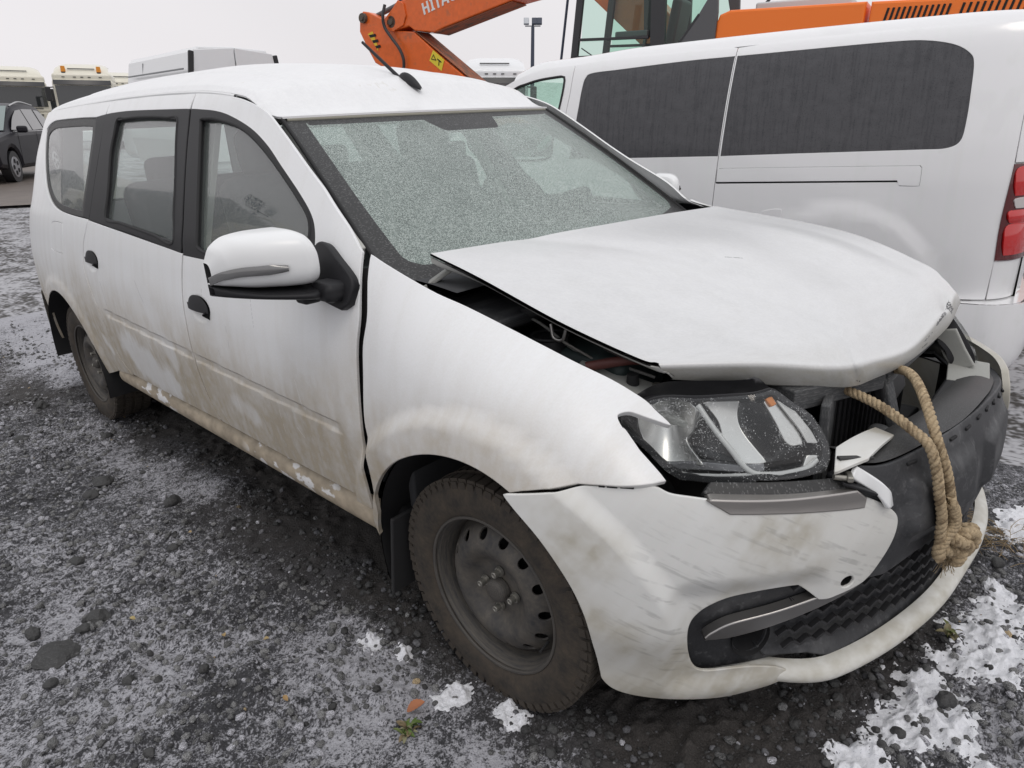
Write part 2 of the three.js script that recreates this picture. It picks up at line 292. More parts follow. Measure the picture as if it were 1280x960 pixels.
const noseTex = tex(1536, 512, (u, v, o) => {
  const a = u * 2.6 - 1.3, y = v * 0.7 + 0.1, x = a * 0.85, n = fbm(x * 5, y * 5, 61), f = fbm(x * 60, y * 60, 63, 3), st = fbm(x * 30 + y * 18, y * 9, 65, 3), sc = fbm((x * 0.85 + y * 0.5) * 16, (y * 0.85 - x * 0.5) * 170, 67, 3);
  let m = 0.16 + 0.5 * sstep(0.45, 0.75, n) * (0.4 + f) + 0.14 * sstep(0.36, 0.2, y) + 0.35 * sstep(-0.4, -0.5, a) + 0.3 * sstep(0.7, 1.15, a) * sstep(0.6, 0.2, y);
  m *= 0.5 + 0.9 * st;
  const edge = sstep(0.7, 0.45, a) * 0.25; m = clamp(m + edge * (0.4 + n), 0, 0.85);
  for (let k = 0; k < 3; k++) o[k] = lerp([0.75, 0.76, 0.75][k], [0.42, 0.39, 0.315][k], m);
  // scuffs: fine dark streaks in two patches
  const q = Math.max(sstep(0.17, 0.03, Math.hypot((a - 0.93) * 0.85, (y - 0.42) * 0.55)), sstep(0.14, 0.02, Math.hypot((a - 0.5) * 0.7, y - 0.52)), 0.7 * sstep(0.16, 0.03, Math.hypot((a - 0.68) * 0.6, (y - 0.6))));
  const s = q * sstep(0.55, 0.72, sc) * sstep(0.35, 0.7, f + n * 0.3);
  for (let k = 0; k < 3; k++) o[k] *= 1 - 0.24 * s;
});
const noseRough = tex(512, 256, (u, v) => 0.32 + 0.3 * fbm(u * 30, v * 9, 71), { color: false });
const lipTex = tex(1024, 64, (u, v, o) => { const n = fbm(u * 60, v * 5, 73), c = fbm(u * 16, v * 2, 75); const m = clamp(0.35 + 0.8 * (n - 0.4) + 0.6 * (c - 0.5), 0, 1); for (let k = 0; k < 3; k++) o[k] = lerp([0.68, 0.68, 0.65][k], [0.4, 0.375, 0.3][k], m); });
const plasticTex = tex(512, 512, (u, v, o) => { const g = n160(u, v), b = n8(u, v), w = sstep(0.62, 0.78, n40(u, v)); for (let k = 0; k < 3; k++) o[k] = [0.03, 0.031, 0.034][k] * (0.7 + 0.6 * g) + 0.035 * sstep(0.45, 0.75, b) + 0.05 * w * g; }, { repeat: true });
const specks = tex(512, 512, (u, v, o) => { const h = hash2(u * 512, v * 512, 77), c = hash2(u * 170, v * 170, 79); const w = c > 0.8 ? 0.4 * hash2(u * 170, v * 170, 80) : 0; for (let k = 0; k < 3; k++) o[k] = 0.016 + 0.014 * h + w * 0.22; }, { repeat: true });
const rubberTex = tex(512, 512, (u, v, o) => { const a = n40(u, v), b = n8(u, v), g = n160(u, v), m = clamp(0.45 + 1.1 * (b - 0.5) + 0.5 * (a - 0.5), 0, 1) * (0.7 + 0.5 * g); o[0] = lerp(0.02, 0.085, m); o[1] = lerp(0.019, 0.066, m); o[2] = lerp(0.018, 0.047, m); }, { repeat: true });
const rimTex = tex(512, 512, (u, v, o) => { const a = n40(u, v), b = n8(u, v), g = n160(u, v), m = clamp(0.5 + 1.2 * (b - 0.5) + 0.5 * (a - 0.5), 0, 1) * (0.75 + 0.4 * g); o[0] = lerp(0.045, 0.135, m); o[1] = lerp(0.045, 0.12, m); o[2] = lerp(0.047, 0.1, m); }, { repeat: true });
// grains of frozen rain on the windscreen: opaque white crystals with clear glass between
const iceAt = (u, v) => { const x = u * 600, y = v * 370; let best = 9, id = 0; for (let j = -1; j <= 1; j++) for (let i = -1; i <= 1; i++) { const cx = Math.floor(x) + i, cy = Math.floor(y) + j, px = cx + hash2(cx, cy, 91), py = cy + hash2(cx, cy, 92), d = Math.hypot(x - px, y - py) / (0.35 + 0.5 * hash2(cx, cy, 93)); if (d < best) { best = d; id = hash2(cx, cy, 94); } } return [best, id]; };
const iceDense = (u, v) => 0.55 + 0.5 * (fbm(u * 7, v * 5, 95) - 0.5) + 0.25 * (fbm(u * 40, v * 30, 96) - 0.5);
const iceTex = tex(1400, 840, (u, v, o) => { const [d, id] = iceAt(u, v), w = id < iceDense(u, v) ? 1 - sstep(0.5, 1.0, d) : 0; o[0] = lerp(0.51, 0.67, w); o[1] = lerp(0.63, 0.75, w); o[2] = lerp(0.57, 0.705, w); });
const iceTrans = tex(1400, 840, (u, v) => { const [d, id] = iceAt(u, v); return 0.76 - (id < iceDense(u, v) ? 0.36 * (1 - sstep(0.55, 1.0, d)) : 0); }, { color: false });
const iceBump = tex(1400, 840, (u, v) => { const [d] = iceAt(u, v); return 1 - sstep(0, 1.0, d); }, { color: false });
const dropAt = (x, y, s) => { const cx = Math.floor(x), cy = Math.floor(y), r = 0.12 + 0.3 * hash2(cx, cy, s), d = Math.hypot(x - cx - 0.5 - (hash2(cx, cy, s + 1) - 0.5) * 0.4, y - cy - 0.5 - (hash2(cx, cy, s + 2) - 0.5) * 0.4) / r; return hash2(cx, cy, s + 3) < 0.45 && d < 1 ? 1 - d * d : 0; };
const dropBump = tex(1024, 1024, (u, v) => Math.max(dropAt(u * 128, v * 128, 101), 0.7 * dropAt(u * 256, v * 256, 111)), { color: false, repeat: true });

// the bonnet: frost, grime that also paints shade into the front lip, and a few torn scratches along its front fold
const bonnetTex = tex(1400, 1400, (u, v, o) => {
  const x = u * 1.3, y = v, g = fbm(x * 220, y * 220, 151, 2), a = fbm(x * 34, y * 34, 153, 3), b = fbm(x * 6, y * 6, 155, 3), st = fbm(x * 12 + y * 30, y * 5 - x * 30, 157, 3);
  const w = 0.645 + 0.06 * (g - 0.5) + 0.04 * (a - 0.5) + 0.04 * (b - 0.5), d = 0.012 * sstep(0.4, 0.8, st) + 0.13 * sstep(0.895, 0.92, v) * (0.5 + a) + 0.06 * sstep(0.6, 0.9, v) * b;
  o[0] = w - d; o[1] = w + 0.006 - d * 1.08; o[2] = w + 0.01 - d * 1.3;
  for (const [sx, sy, L, ang, wd] of [[0.8, 0.915, 0.06, -0.25, 0.008], [0.755, 0.93, 0.03, -0.2, 0.006], [0.75, 0.955, 0.02, 0.2, 0.005], [0.885, 0.88, 0.06, 1.35, 0.016], [0.87, 0.885, 0.035, 0.2, 0.01], [0.45, 0.965, 0.02, 0.1, 0.004], [0.48, 0.97, 0.012, 0.1, 0.005], [0.52, 0.3, 0.04, 0.4, 0.0016]]) { const dx = u - sx, dy = v - sy, l = dx * Math.cos(ang) + dy * Math.sin(ang), t = Math.abs(-dx * Math.sin(ang) + dy * Math.cos(ang)); if (l > 0 && l < L && t < wd * (0.35 + 0.65 * noise(l * 260, sx * 90, 159))) { const k = noise(u * 300, v * 300, 161) > 0.3 ? 0.07 : 0.6; o[0] = o[1] = o[2] = k; } }
});
// specks of frozen drizzle on the headlamp glass
const lensFrost = tex(1024, 512, (u, v) => { const p = 0.06 + 0.45 * sstep(0.45, 0.7, fbm(u * 9, v * 6, 171)), d = Math.max(dropAt(u * 220, v * 110, 173), dropAt(u * 330 + 7, v * 165, 177)); return hash2(Math.floor(u * 220), Math.floor(v * 110), 179) < p && d > 0.3 ? 0.5 : 0.985; }, { color: false, repeat: true });
const M = {
  flank: mat(0xffffff, 1, 0, { map: flankMap(flankTex), roughnessMap: flankMap(flankRough), clearcoat: 0.35, clearcoatRoughness: 0.25 }),
  flankClean: mat([0.8, 0.81, 0.81], 0.4, 0, { clearcoat: 0.4, clearcoatRoughness: 0.2 }),
  top: mat(0xffffff, 0.5, 0, { map: scaled(frostTex, 1 / 0.7, 1 / 0.7), bumpMap: scaled(frostBump, 1 / 0.7, 1 / 0.7), bumpScale: 0.0004, clearcoat: 0.5, clearcoatRoughness: 0.3 }),
  nose: mat(0xffffff, 1, 0, { map: scaled(noseTex, 1 / 2.6, 1 / 0.7, 0.5, -0.1 / 0.7), roughnessMap: scaled(noseRough, 1 / 2.6, 1 / 0.7, 0.5, -0.1 / 0.7), clearcoat: 0.35, clearcoatRoughness: 0.3 }),
  lip: mat(0xffffff, 0.6, 0, { map: lipTex }),
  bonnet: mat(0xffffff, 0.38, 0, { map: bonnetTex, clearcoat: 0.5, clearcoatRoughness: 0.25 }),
  bonnetEdge: mat([0.45, 0.45, 0.43], 0.5), dullGrey: mat(0xffffff, 0.7, 0, { map: scaled(plasticTex, 3, 3), color: lin(2.2, 2.2, 2.1) }), grime: mat(0xffffff, 0.75, 0, { map: scaled(rubberTex, 4, 4) }),
  inner: mat([0.42, 0.42, 0.39], 0.7, 0, { map: scaled(frostTex, 2, 2) }),
  blackTrim: mat([0.016, 0.016, 0.018], 0.5, 0, { specularIntensity: 0.6 }),
  plastic: mat(0xffffff, 0.55, 0, { map: scaled(plasticTex, 2, 2) }),
  speckled: mat(0xffffff, 0.5, 0, { map: scaled(specks, 2.2, 2.2) }),
  bumperFoam: mat([0.022, 0.022, 0.024], 0.55),
  dark: mat([0.012, 0.012, 0.013], 0.8), rubber: mat(0xffffff, 0.9, 0, { map: scaled(rubberTex, 3, 3) }), cleanRubber: mat([0.02, 0.02, 0.021], 0.8),
  rim: mat(0xffffff, 0.65, 0.25, { map: scaled(rimTex, 4, 4) }), steel: mat([0.32, 0.31, 0.28], 0.45, 0.8), chrome: mat([0.55, 0.55, 0.55], 0.22, 1), greyMetal: mat([0.3, 0.29, 0.28], 0.4, 0.9),
  glass: mat([0.82, 0.9, 0.87], 0.02, 0, { transmission: 0.91, thickness: 0, ior: 1.75, clearcoat: 1, clearcoatRoughness: 0.01, bumpMap: scaled(dropBump, 1.5, 1.5), bumpScale: 0.0002 }),
  frost: mat(0xffffff, 0.16, 0, { map: iceTex, transmission: 1, transmissionMap: iceTrans, thickness: 0, bumpMap: iceBump, bumpScale: 0.0008 }),
  lens: mat([0.92, 0.94, 0.94], 0.03, 0, { transmission: 1, transmissionMap: scaled(lensFrost, 1 / 0.6, 1 / 0.3), thickness: 0, ior: 1.45 }),
  reflector: mat([0.66, 0.65, 0.63], 0.28, 0.95), cloth: mat([0.06, 0.062, 0.066], 0.95), clothLight: mat([0.2, 0.21, 0.21], 0.9), lining: mat([0.5, 0.5, 0.47], 0.95), amber: mat([0.6, 0.2, 0.04], 0.3),
};
// ---------- the crashed white estate car; everything is built in its own frame, then leaned with the sloping ground it stands on ----------
const LEAN = new THREE.Matrix4().set(0.9991374, -0.0362604, 0.020239, 0, 0.0369608, 0.9986904, -0.0353754, 0, -0.0189298, 0.0360929, 0.9991691, 0, 0, 0, 0, 1);
const lean = (o) => { o.applyMatrix4(LEAN); return o; };
const car = thing('estate_car', 'crashed white estate car with a buckled bonnet, torn bumper and muddy flank', 'car');
{
  const drawn = (g) => { const p = g.attributes.position; for (let i = 0; i < p.count; i++) { const w = sstep(0.98, 1.1, p.getY(i)) * sstep(-1.15, -0.4, p.getX(i)); p.setZ(i, p.getZ(i) + 0.1 * w); p.setY(i, p.getY(i) - 0.04 * w); } return g; };
  const both = (name, geo, m, label) => { const a = mesh(name, geo, m, car, label); const b = mesh(name, drawn(mirrored(geo)), m === M.flank ? M.flankClean : m, car); return [a, b]; };
  // -- flank panels, in (x, y)
  const gapL = [[-0.379, 1.083], [-0.371, 1.04], [-0.36, 0.95], [-0.368, 0.877], [-0.372, 0.801], [-0.376, 0.679], [-0.378, 0.594], [-0.374, 0.517], [-0.371, 0.43, 1]];
  // the window opening eats into the panel's rear upright, so the painted door is cut round it
  const fdPaint = loop([...gapL, [-0.8, 0.428], [-1.277, 0.432, 1], [-1.3, 0.47], [-1.325, 0.53], [-1.342, 0.65], [-1.351, 0.764], [-1.353, 0.886], [-1.348, 0.96], [-1.345, 1.002, 1], [-0.57, 1.002, 1], [-0.565, 1.06], [-0.585, 1.12], [-0.625, 1.163], [-0.704, 1.21], [-0.836, 1.278], [-0.944, 1.333], [-1.068, 1.381], [-1.226, 1.422], [-1.34, 1.441], [-1.47, 1.452], [-1.531, 1.456, 1], [-1.536, 1.503, 1], [-1.38, 1.491], [-1.229, 1.474], [-1.146, 1.46], [-1.061, 1.44], [-0.99, 1.418], [-0.923, 1.387], [-0.803, 1.327], [-0.706, 1.277], [-0.57, 1.21], [-0.451, 1.148], [-0.38, 1.09, 1]]);
  const groove = (x0, x1, y0, y1, s = side) => (x, y) => { const p = s(x, y), yy = y - lerp(y0, y1, (x - x0) / (x1 - x0)), w = sstep(x0, x0 + 0.05, x) * sstep(x1, x1 - 0.05, x); const n = w * (0.006 * (sstep(-0.018, -0.009, yy) - sstep(0.009, 0.016, yy))); return [p[0], p[1], p[2] - n]; };
  const dish = (s, cx, cy) => (x, y) => { const p = s(x, y), d = Math.hypot((x - cx) / 0.085, (y - cy) / 0.045); return [p[0], p[1], p[2] - 0.016 * (1 - sstep(0.45, 1, d))]; };
  const fdS = dish(groove(-1.36, -0.45, 0.663, 0.632), -1.232, 0.845), rdS = dish(groove(-2.23, -1.34, 0.692, 0.662), -2.27, 0.9);
  const [frontDoor] = both('front_door', panel(fdPaint, [], fdS, { h: 0.006, depth: 0.006 }), M.flank);
  const rdPaint = loop([[-1.361, 1.006, 1], [-1.368, 0.886], [-1.365, 0.764], [-1.356, 0.65], [-1.34, 0.535], [-1.314, 0.475], [-1.291, 0.432, 1], [-1.7, 0.425], [-2.12, 0.424, 1], [-2.2, 0.46], [-2.252, 0.547], [-2.27, 0.65], [-2.32, 0.742], [-2.358, 0.802], [-2.38, 0.877], [-2.364, 0.96], [-2.335, 1.02], [-2.318, 1.059, 1]]);
  const [rearDoor] = both('rear_door', panel(rdPaint, [], rdS, { h: 0.006, depth: 0.008 }), M.flank);
  mesh('door_frame', panel(loop([[-1.548, 1.457, 1], [-1.64, 1.461], [-2.085, 1.476], [-2.3, 1.478], [-2.402, 1.476, 1], [-2.408, 1.524, 1], [-1.956, 1.517], [-1.548, 1.503, 1]]), [], side, { h: 0.03 }), M.flank, rearDoor);
  // the pillar covers and window surrounds, black plastic
  const fdGlass = loop([[-1.44, 1.418, 1], [-1.36, 1.418], [-1.269, 1.407], [-1.157, 1.388], [-1.043, 1.354], [-0.918, 1.302], [-0.796, 1.243], [-0.69, 1.187], [-0.633, 1.15], [-0.61, 1.11], [-0.6, 1.035, 1], [-1.25, 1.027, 1], [-1.262, 1.06], [-1.3, 1.14], [-1.38, 1.3]]);
  const rdGlass = loop([[-1.635, 1.428, 1], [-1.83, 1.441], [-2.05, 1.448], [-2.25, 1.446, 1], [-2.24, 1.33], [-2.175, 1.2], [-2.129, 1.079, 1], [-1.78, 1.058], [-1.437, 1.036, 1], [-1.52, 1.216], [-1.59, 1.34]]);
  const fdTrim = [[-1.531, 1.454, 1], [-1.47, 1.45], [-1.34, 1.439], [-1.226, 1.42], [-1.068, 1.379], [-0.944, 1.331], [-0.836, 1.276], [-0.704, 1.208], [-0.627, 1.161], [-0.587, 1.12], [-0.567, 1.06], [-0.573, 1.004, 1], [-1.346, 1.005, 1], [-1.38, 1.1], [-1.447, 1.24], [-1.495, 1.35]];
  const rdTrim = [[-1.365, 1.01, 1], [-1.397, 1.1], [-1.462, 1.24], [-1.51, 1.35], [-1.548, 1.454, 1], [-1.64, 1.458], [-2.085, 1.473], [-2.3, 1.475], [-2.402, 1.473, 1], [-2.398, 1.42], [-2.36, 1.28], [-2.33, 1.15], [-2.31, 1.065, 1], [-1.8, 1.04]];
  for (const sgn of [1, -1]) {
    const fd = sgn > 0 ? frontDoor : car.children[1], rd = sgn > 0 ? rearDoor : car.children[3];
    const put = (name, g, m, p) => mesh(name, sgn > 0 ? g : drawn(mirrored(g)), m, p);
    put('window_frame', panel(loop(fdTrim), [fdGlass], side, { h: 0.025, depth: 0.02, off: 0.0005, bevel: 0.003 }), M.blackTrim, fd);
    put('window_frame', panel(loop(rdTrim), [rdGlass], side, { h: 0.025, depth: 0.02, off: 0.0005, bevel: 0.003 }), M.blackTrim, rd);
    put('window', panel(fdGlass, [], side, { h: 0.05, depth: 0, off: -0.014 }), M.glass, fd);
    put('window', panel(rdGlass, [], side, { h: 0.05, depth: 0, off: -0.014 }), M.glass, rd);
    // the rubber channel that stands proud round each pane
    for (const [g, p] of [[fdGlass, fd], [rdGlass, rd]]) put('window_seal', tube(g.filter((_, i) => i % 3 === 0).map(([x, y]) => { const q = side(x, y); return [q[0], q[1], q[2] - 0.003]; }), 0.0065, 120, 6, true), M.cleanRubber, p);
  }
  // rear quarter: panel, its fixed window, the fuel flap
  const archPts = (cx, cy, r, a0, a1, n, ry = r) => Array.from({ length: n + 1 }, (_, i) => { const a = lerp(a0, a1, i / n) * PI / 180; return [cx + r * Math.cos(a), cy + ry * Math.sin(a)]; });
  const qGlassOut = loop([[-2.533, 1.466, 1], [-2.72, 1.474], [-3.08, 1.478], [-3.22, 1.474], [-3.31, 1.452], [-3.322, 1.42], [-3.25, 1.335], [-3.117, 1.214], [-3.022, 1.155], [-2.904, 1.109], [-2.772, 1.085], [-2.587, 1.073], [-2.41, 1.07, 1], [-2.458, 1.26], [-2.5, 1.4]]);
  const cover = loop([[-2.408, 1.476, 1], [-2.529, 1.47, 1], [-2.495, 1.4], [-2.453, 1.26], [-2.404, 1.073, 1], [-2.322, 1.067, 1], [-2.34, 1.15], [-2.372, 1.28], [-2.405, 1.42]]);
  const rearArch = archPts(-2.905, 0.315, 0.385, 4, 168, 26);
  const quarter = [[-2.414, 1.476, 1], [-2.53, 1.47, 1], [-2.72, 1.476, 1], [-3.08, 1.48], [-3.22, 1.476], [-3.314, 1.454], [-3.326, 1.42], [-3.254, 1.332], [-3.12, 1.21], [-3.024, 1.151], [-2.904, 1.105], [-2.772, 1.081], [-2.587, 1.069], [-2.33, 1.062, 1], [-2.347, 1.02, 1], [-2.378, 0.96], [-2.394, 0.877], [-2.372, 0.802], [-2.334, 0.742], [-2.284, 0.65], [-2.266, 0.547], [-2.215, 0.46], [-2.14, 0.416, 1], [-2.34, 0.396, 1]];
  const flap = loop([[-2.672, 1.022], [-2.68, 0.905], [-2.7, 0.893], [-2.86, 0.897], [-2.878, 0.92], [-2.868, 1.0], [-2.85, 1.028], [-2.77, 1.034], [-2.69, 1.03]]);
  const qOut = [...loop([...quarter, [rearArch[0][0], rearArch[0][1], 1]], 6, true), ...rearArch, [-3.3, 0.36], [-3.3, 0.34], [-3.68, 0.34], [-3.70, 0.7], [-3.70, 0.95], [-3.67, 1.1], [-3.62, 1.3], [-3.56, 1.45], [-3.5, 1.525], [-2.8, 1.527], [-2.414, 1.524]];
  const [quarterPanel] = both('rear_quarter_panel', panel(qOut, [flap], side, { h: 0.022, depth: 0.008 }), M.flank);
  mesh('fuel_flap', panel(flap.map(([x, y]) => [-2.775 + (x + 2.775) * 0.94, 0.963 + (y - 0.963) * 0.92]), [], side, { h: 0.03, depth: 0.003, bevel: 0.002 }), M.flank, quarterPanel);
  mesh('flap_recess', panel(flap.map(([x, y]) => [-2.775 + (x + 2.775) * 1.05, 0.963 + (y - 0.963) * 1.06]), [], side, { h: 0.03, depth: 0, off: -0.014 }), M.dark, quarterPanel);
  both('pillar_cover', panel(cover, [], side, { h: 0.025, off: -0.001 }), M.blackTrim);
  const qGlassIn = qGlassOut.map(([x, y]) => { const cx = -2.8, cy = 1.27; return [cx + (x - cx) * 0.9 , cy + (y - cy) * 0.86 - 0.004]; });
  both('quarter_window_border', panel(qGlassOut.map(([x, y]) => [-2.8 + (x + 2.8) * 0.99, 1.27 + (y - 1.27) * 0.985]), [qGlassIn], side, { h: 0.03, depth: 0.004, off: -0.005 }), M.speckled);
  both('quarter_window', panel(qGlassIn, [], side, { h: 0.05, depth: 0, off: -0.008 }), M.glass);
  // front wing
  const frontArch = archPts(0, 0.3, 0.388, 176, 68, 30, 0.392);
  const wing = [[-0.346, 0.42], ...frontArch, [0.17, 0.674], [0.217, 0.69], [0.277, 0.706], [0.319, 0.711], [0.384, 0.715], [0.412, 0.717]];
  const wingTop = loop([[0.414, 0.717, 1], [0.349, 0.757, 1], [0.311, 0.784], [0.302, 0.789], [0.286, 0.801], [0.281, 0.808], [0.295, 0.808], [0.329, 0.793], [0.357, 0.779, 1], [0.33, 0.797], [0.291, 0.822], [0.216, 0.86], [0.114, 0.898], [0, 0.938], [-0.11, 0.976], [-0.204, 1.008], [-0.298, 1.056], [-0.352, 1.084, 1], [-0.344, 1.038], [-0.33, 0.951], [-0.34, 0.879], [-0.343, 0.805], [-0.352, 0.684], [-0.338, 0.611], [-0.335, 0.526], [-0.346, 0.424, 1]], 6, true);
  both('front_wing', panel([...wing.slice(1), ...wingTop.slice(1)], [], side, { h: 0.016, depth: 0.01 }), M.flank);
  both('gap_shade_backing', panel(loop([[-0.46, 0.44, 1], [-0.28, 0.72, 1], [-0.25, 1.0, 1], [-0.37, 1.06, 1], [-0.46, 1.05, 1]]), [], side, { h: 0.03, off: -0.024, depth: 0 }), M.dark);  // near-black sheet, its colour standing in for the shade deep in the door gap
  // sill
  const sillS = (u, v) => { const x = lerp(-2.34, -0.4, u), a = lerp(-1.5, 1.25, v); return [x, 0.372 + 0.052 * Math.sin(a) - 0.008 * u, 0.795 + 0.055 * Math.cos(a) - sideTaper(x)]; };
  const sillMat = mat(0xffffff, 0.6, 0, { map: tex(1024, 64, (u, v, o) => { const n = fbm(u * 60, v * 6, 83), c = fbm(u * 18, v * 3, 85), chip = sstep(0.56, 0.62, fbm(u * 34 + 3, v * 5, 87)) * (sstep(0.1, 0.14, u) * sstep(0.34, 0.28, u) + sstep(0.6, 0.66, u) * sstep(0.93, 0.88, u)); for (let k = 0; k < 3; k++) o[k] = lerp([0.35, 0.295, 0.22][k] * (0.6 + 0.8 * n), 0.7, clamp(chip, 0, 0.9)) * (0.92 + 0.16 * c); }) });
  both('sill', sheet(sillS, 60, 14, { flip: true }), sillMat);
  // door handles
  const handle = (cx, cy, p) => { mesh('handle', sheet((u, v) => { const a = u * 2 - 1, b = v; const x = cx + a * 0.078 + (b) * -0.004, y = cy + b * 0.05 * Math.sqrt(Math.max(0, 1 - Math.abs(a) ** 2.4)), q = side(x, y); return [q[0], q[1], q[2] + 0.012 * Math.sqrt(Math.max(0, 1 - a * a * 0.9)) * (1 - 0.5 * v * v) - 0.002]; }, 20, 8, { thick: 0.02, flip: false }), M.blackTrim, p); };
  handle(-1.238, 0.838, frontDoor); handle(-2.272, 0.894, rearDoor);
  // -- roof
  const roofMid = curve([[-3.62, 1.50], [-3.5, 1.565], [-3.2, 1.625], [-2.6, 1.642], [-2.0, 1.634], [-1.5, 1.594], [-1.25, 1.548], [-1.1, 1.503], [-0.98, 1.442], [-0.92, 1.403]]);
  const gutterY = curve([[-3.62, 1.47], [-3.45, 1.515], [-3.2, 1.529], [-2.8, 1.53], [-2.41, 1.53], [-1.95, 1.523], [-1.53, 1.507], [-1.23, 1.478], [-1.06, 1.444], [-0.985, 1.416]]);
  const roofS = (u, v) => { // u across, v from the rear to the windscreen
    const s = u * 2 - 1, xe = lerp(-3.6, -0.985, v), x = xe + (1 - s * s) * (0.06 * sstep(0.9, 1, v) - 0.05 * sstep(0.06, 0, v)), ye = gutterY(xe), ym = roofMid(x);
    const fw = sstep(0.93, 1, v), zg = lerp(sideZ(xe, ye) - 0.012, 0.603, fw), a = Math.abs(s), lift = 0.012 * sstep(1, 0.97, a) * (1 - fw), y0 = lerp(ye, 1.401, fw);
    return [x, y0 + lift + (lerp(ym, 1.404, fw) - y0 - lift) * (1 - a ** 2.6) + 0.004 * (sstep(0.62, 0.66, a) - sstep(0.7, 0.74, a)) * (1 - fw), zg * s];
  };
  mesh('roof', sheet(roofS, 80, 100, { flip: true, thick: 0.006, uvs: [1.2, 2.6] }), M.top, car);
  both('roof_seam', tube(Array.from({ length: 24 }, (_, i) => { const x = lerp(-3.4, -1.24, i / 23), y = gutterY(x) - 0.001; return [x, y, sideZ(x, y) - 0.008]; }), 0.006, 60, 6), M.flankClean);
  // aerial
  const aer = new THREE.Group(); aer.name = 'aerial'; car.add(aer);
  { mesh('aerial_base', sheet((u, v) => { const x = lerp(-1.175, -1.055, u), h = 0.036 * Math.sin(PI * Math.min(1, u * 0.94 + 0.0)) ** 0.6 * lerp(1.25, 0.5, u), a = lerp(-PI / 2, PI / 2, v), w = 0.019 * Math.sin(PI * clamp(u * 0.96 + 0.03, 0, 1)) ** 0.5; return [x, roofMid(x) - 0.004 + h * Math.cos(a) ** 0.7, w * Math.sin(a)]; }, 20, 14, { flip: true }), M.blackTrim, aer); mesh('aerial_rod', [cyl([-1.15, 1.512, 0], [-1.375, 1.666, 0], 0.0075, 0.0055, 10)], M.blackTrim, aer); }
  // -- windscreen: glass, dark printed border, seal
  const wsS = (a, b, d = 0) => { const c = 1 - a * a; return [lerp(-0.35 + 0.13 * c, -0.992 + 0.06 * c, b) - d, lerp(0.985 - 0.03 * c, 1.4 + 0.001 * c, b) + 0.035 * b * (1 - b) * (1 + 0.4 * c) + d * 0.6, a * lerp(0.685, 0.595, b)]; };
  const wsOut = loop([[-1.01, 0.02], [-1.01, 0.16], [-1.008, 0.5], [-1.005, 0.985, 1], [1.005, 0.985, 1], [1.04, 0.5], [1.055, 0.16], [1.045, 0.02], [0.9, 0.0, 1], [-0.9, 0, 1]]), wsIn = loop([[-0.955, 0.2], [-0.95, 0.5], [-0.915, 0.93], [-0.9, 0.945, 1], [-0.32, 0.945, 1], [-0.27, 0.87], [-0.24, 0.852, 1], [0.15, 0.852, 1], [0.18, 0.87], [0.23, 0.945, 1], [0.9, 0.945, 1], [0.915, 0.93], [0.95, 0.5], [0.955, 0.2], [0.945, 0.13], [0.9, 0.1, 1], [0, 0.09, 1], [-0.9, 0.1, 1], [-0.945, 0.13]]);
  const wsOpt = { h: 0.04, flip: true, uvs: [0.5, 1] };
  mesh('windscreen_border', panel(wsOut, [wsIn], (a, b) => wsS(a, b), { ...wsOpt, depth: 0.005 }), M.speckled, car);
  { const g = panel(wsIn, [], (a, b) => wsS(a, b), { ...wsOpt, depth: 0, off: 0.0 }); const uv = g.attributes.uv; for (let i = 0; i < uv.count; i++) uv.setXY(i, uv.getX(i) + 0.5, uv.getY(i)); mesh('windscreen', g, M.frost, car); }
  for (const s of [1, -1]) mesh('windscreen_seal', tube(Array.from({ length: 12 }, (_, i) => wsS(s * lerp(s > 0 ? 1.062 : 1.015, 1.01, (i / 11) ** 1.2), 0.02 + i / 11 * 0.98, -0.002)), 0.0065, 40, 6), M.cleanRubber, car);
  mesh('windscreen_seal', tube(Array.from({ length: 15 }, (_, i) => wsS(lerp(-0.99, 0.99, i / 14), 0.995, -0.002)), 0.006, 50, 6), mat([0.3, 0.29, 0.24], 0.8), car);
  // -- bonnet, bent upward and shoved back
  {
    const N = track([[-0.3, 1.064, 0.655], [-0.156, 1.015, 0.63], [0.06, 0.935, 0.6], [0.235, 0.873, 0.556], [0.279, 0.864, 0.54]]), F = track([[-0.201, 1.032, -0.6], [0.23, 0.973, -0.61], [0.474, 0.895, -0.6], [0.545, 0.86, -0.57], [0.589, 0.838, -0.52]]);
    const Rr = track([[-0.3, 1.064, 0.655], [-0.322, 1.046, 0.34], [-0.271, 1.043, 0], [-0.249, 1.036, -0.33], [-0.201, 1.032, -0.6]]), Fr = track([[0.279, 0.864, 0.54], [0.428, 0.857, 0.4], [0.527, 0.836, 0.285], [0.564, 0.833, 0.24], [0.584, 0.834, 0.2], [0.609, 0.808, -0.04], [0.605, 0.832, -0.36], [0.589, 0.838, -0.52]]);
    const L = track([[0.29, 0.825, 0.495], [0.431, 0.802, 0.36], [0.528, 0.782, 0.245], [0.564, 0.776, 0.2], [0.583, 0.779, 0.155], [0.605, 0.768, -0.05], [0.611, 0.77, -0.37], [0.603, 0.802, -0.54]]);
    const base = (s, t) => { const n = N(t), f = F(t), r = Rr(s), b = Fr(s), c00 = N(0), c10 = F(0), c01 = N(1), c11 = F(1); return n.map((_, k) => (1 - s) * n[k] + s * f[k] + (1 - t) * r[k] + t * b[k] - ((1 - s) * (1 - t) * c00[k] + s * (1 - t) * c10[k] + (1 - s) * t * c01[k] + s * t * c11[k])); };
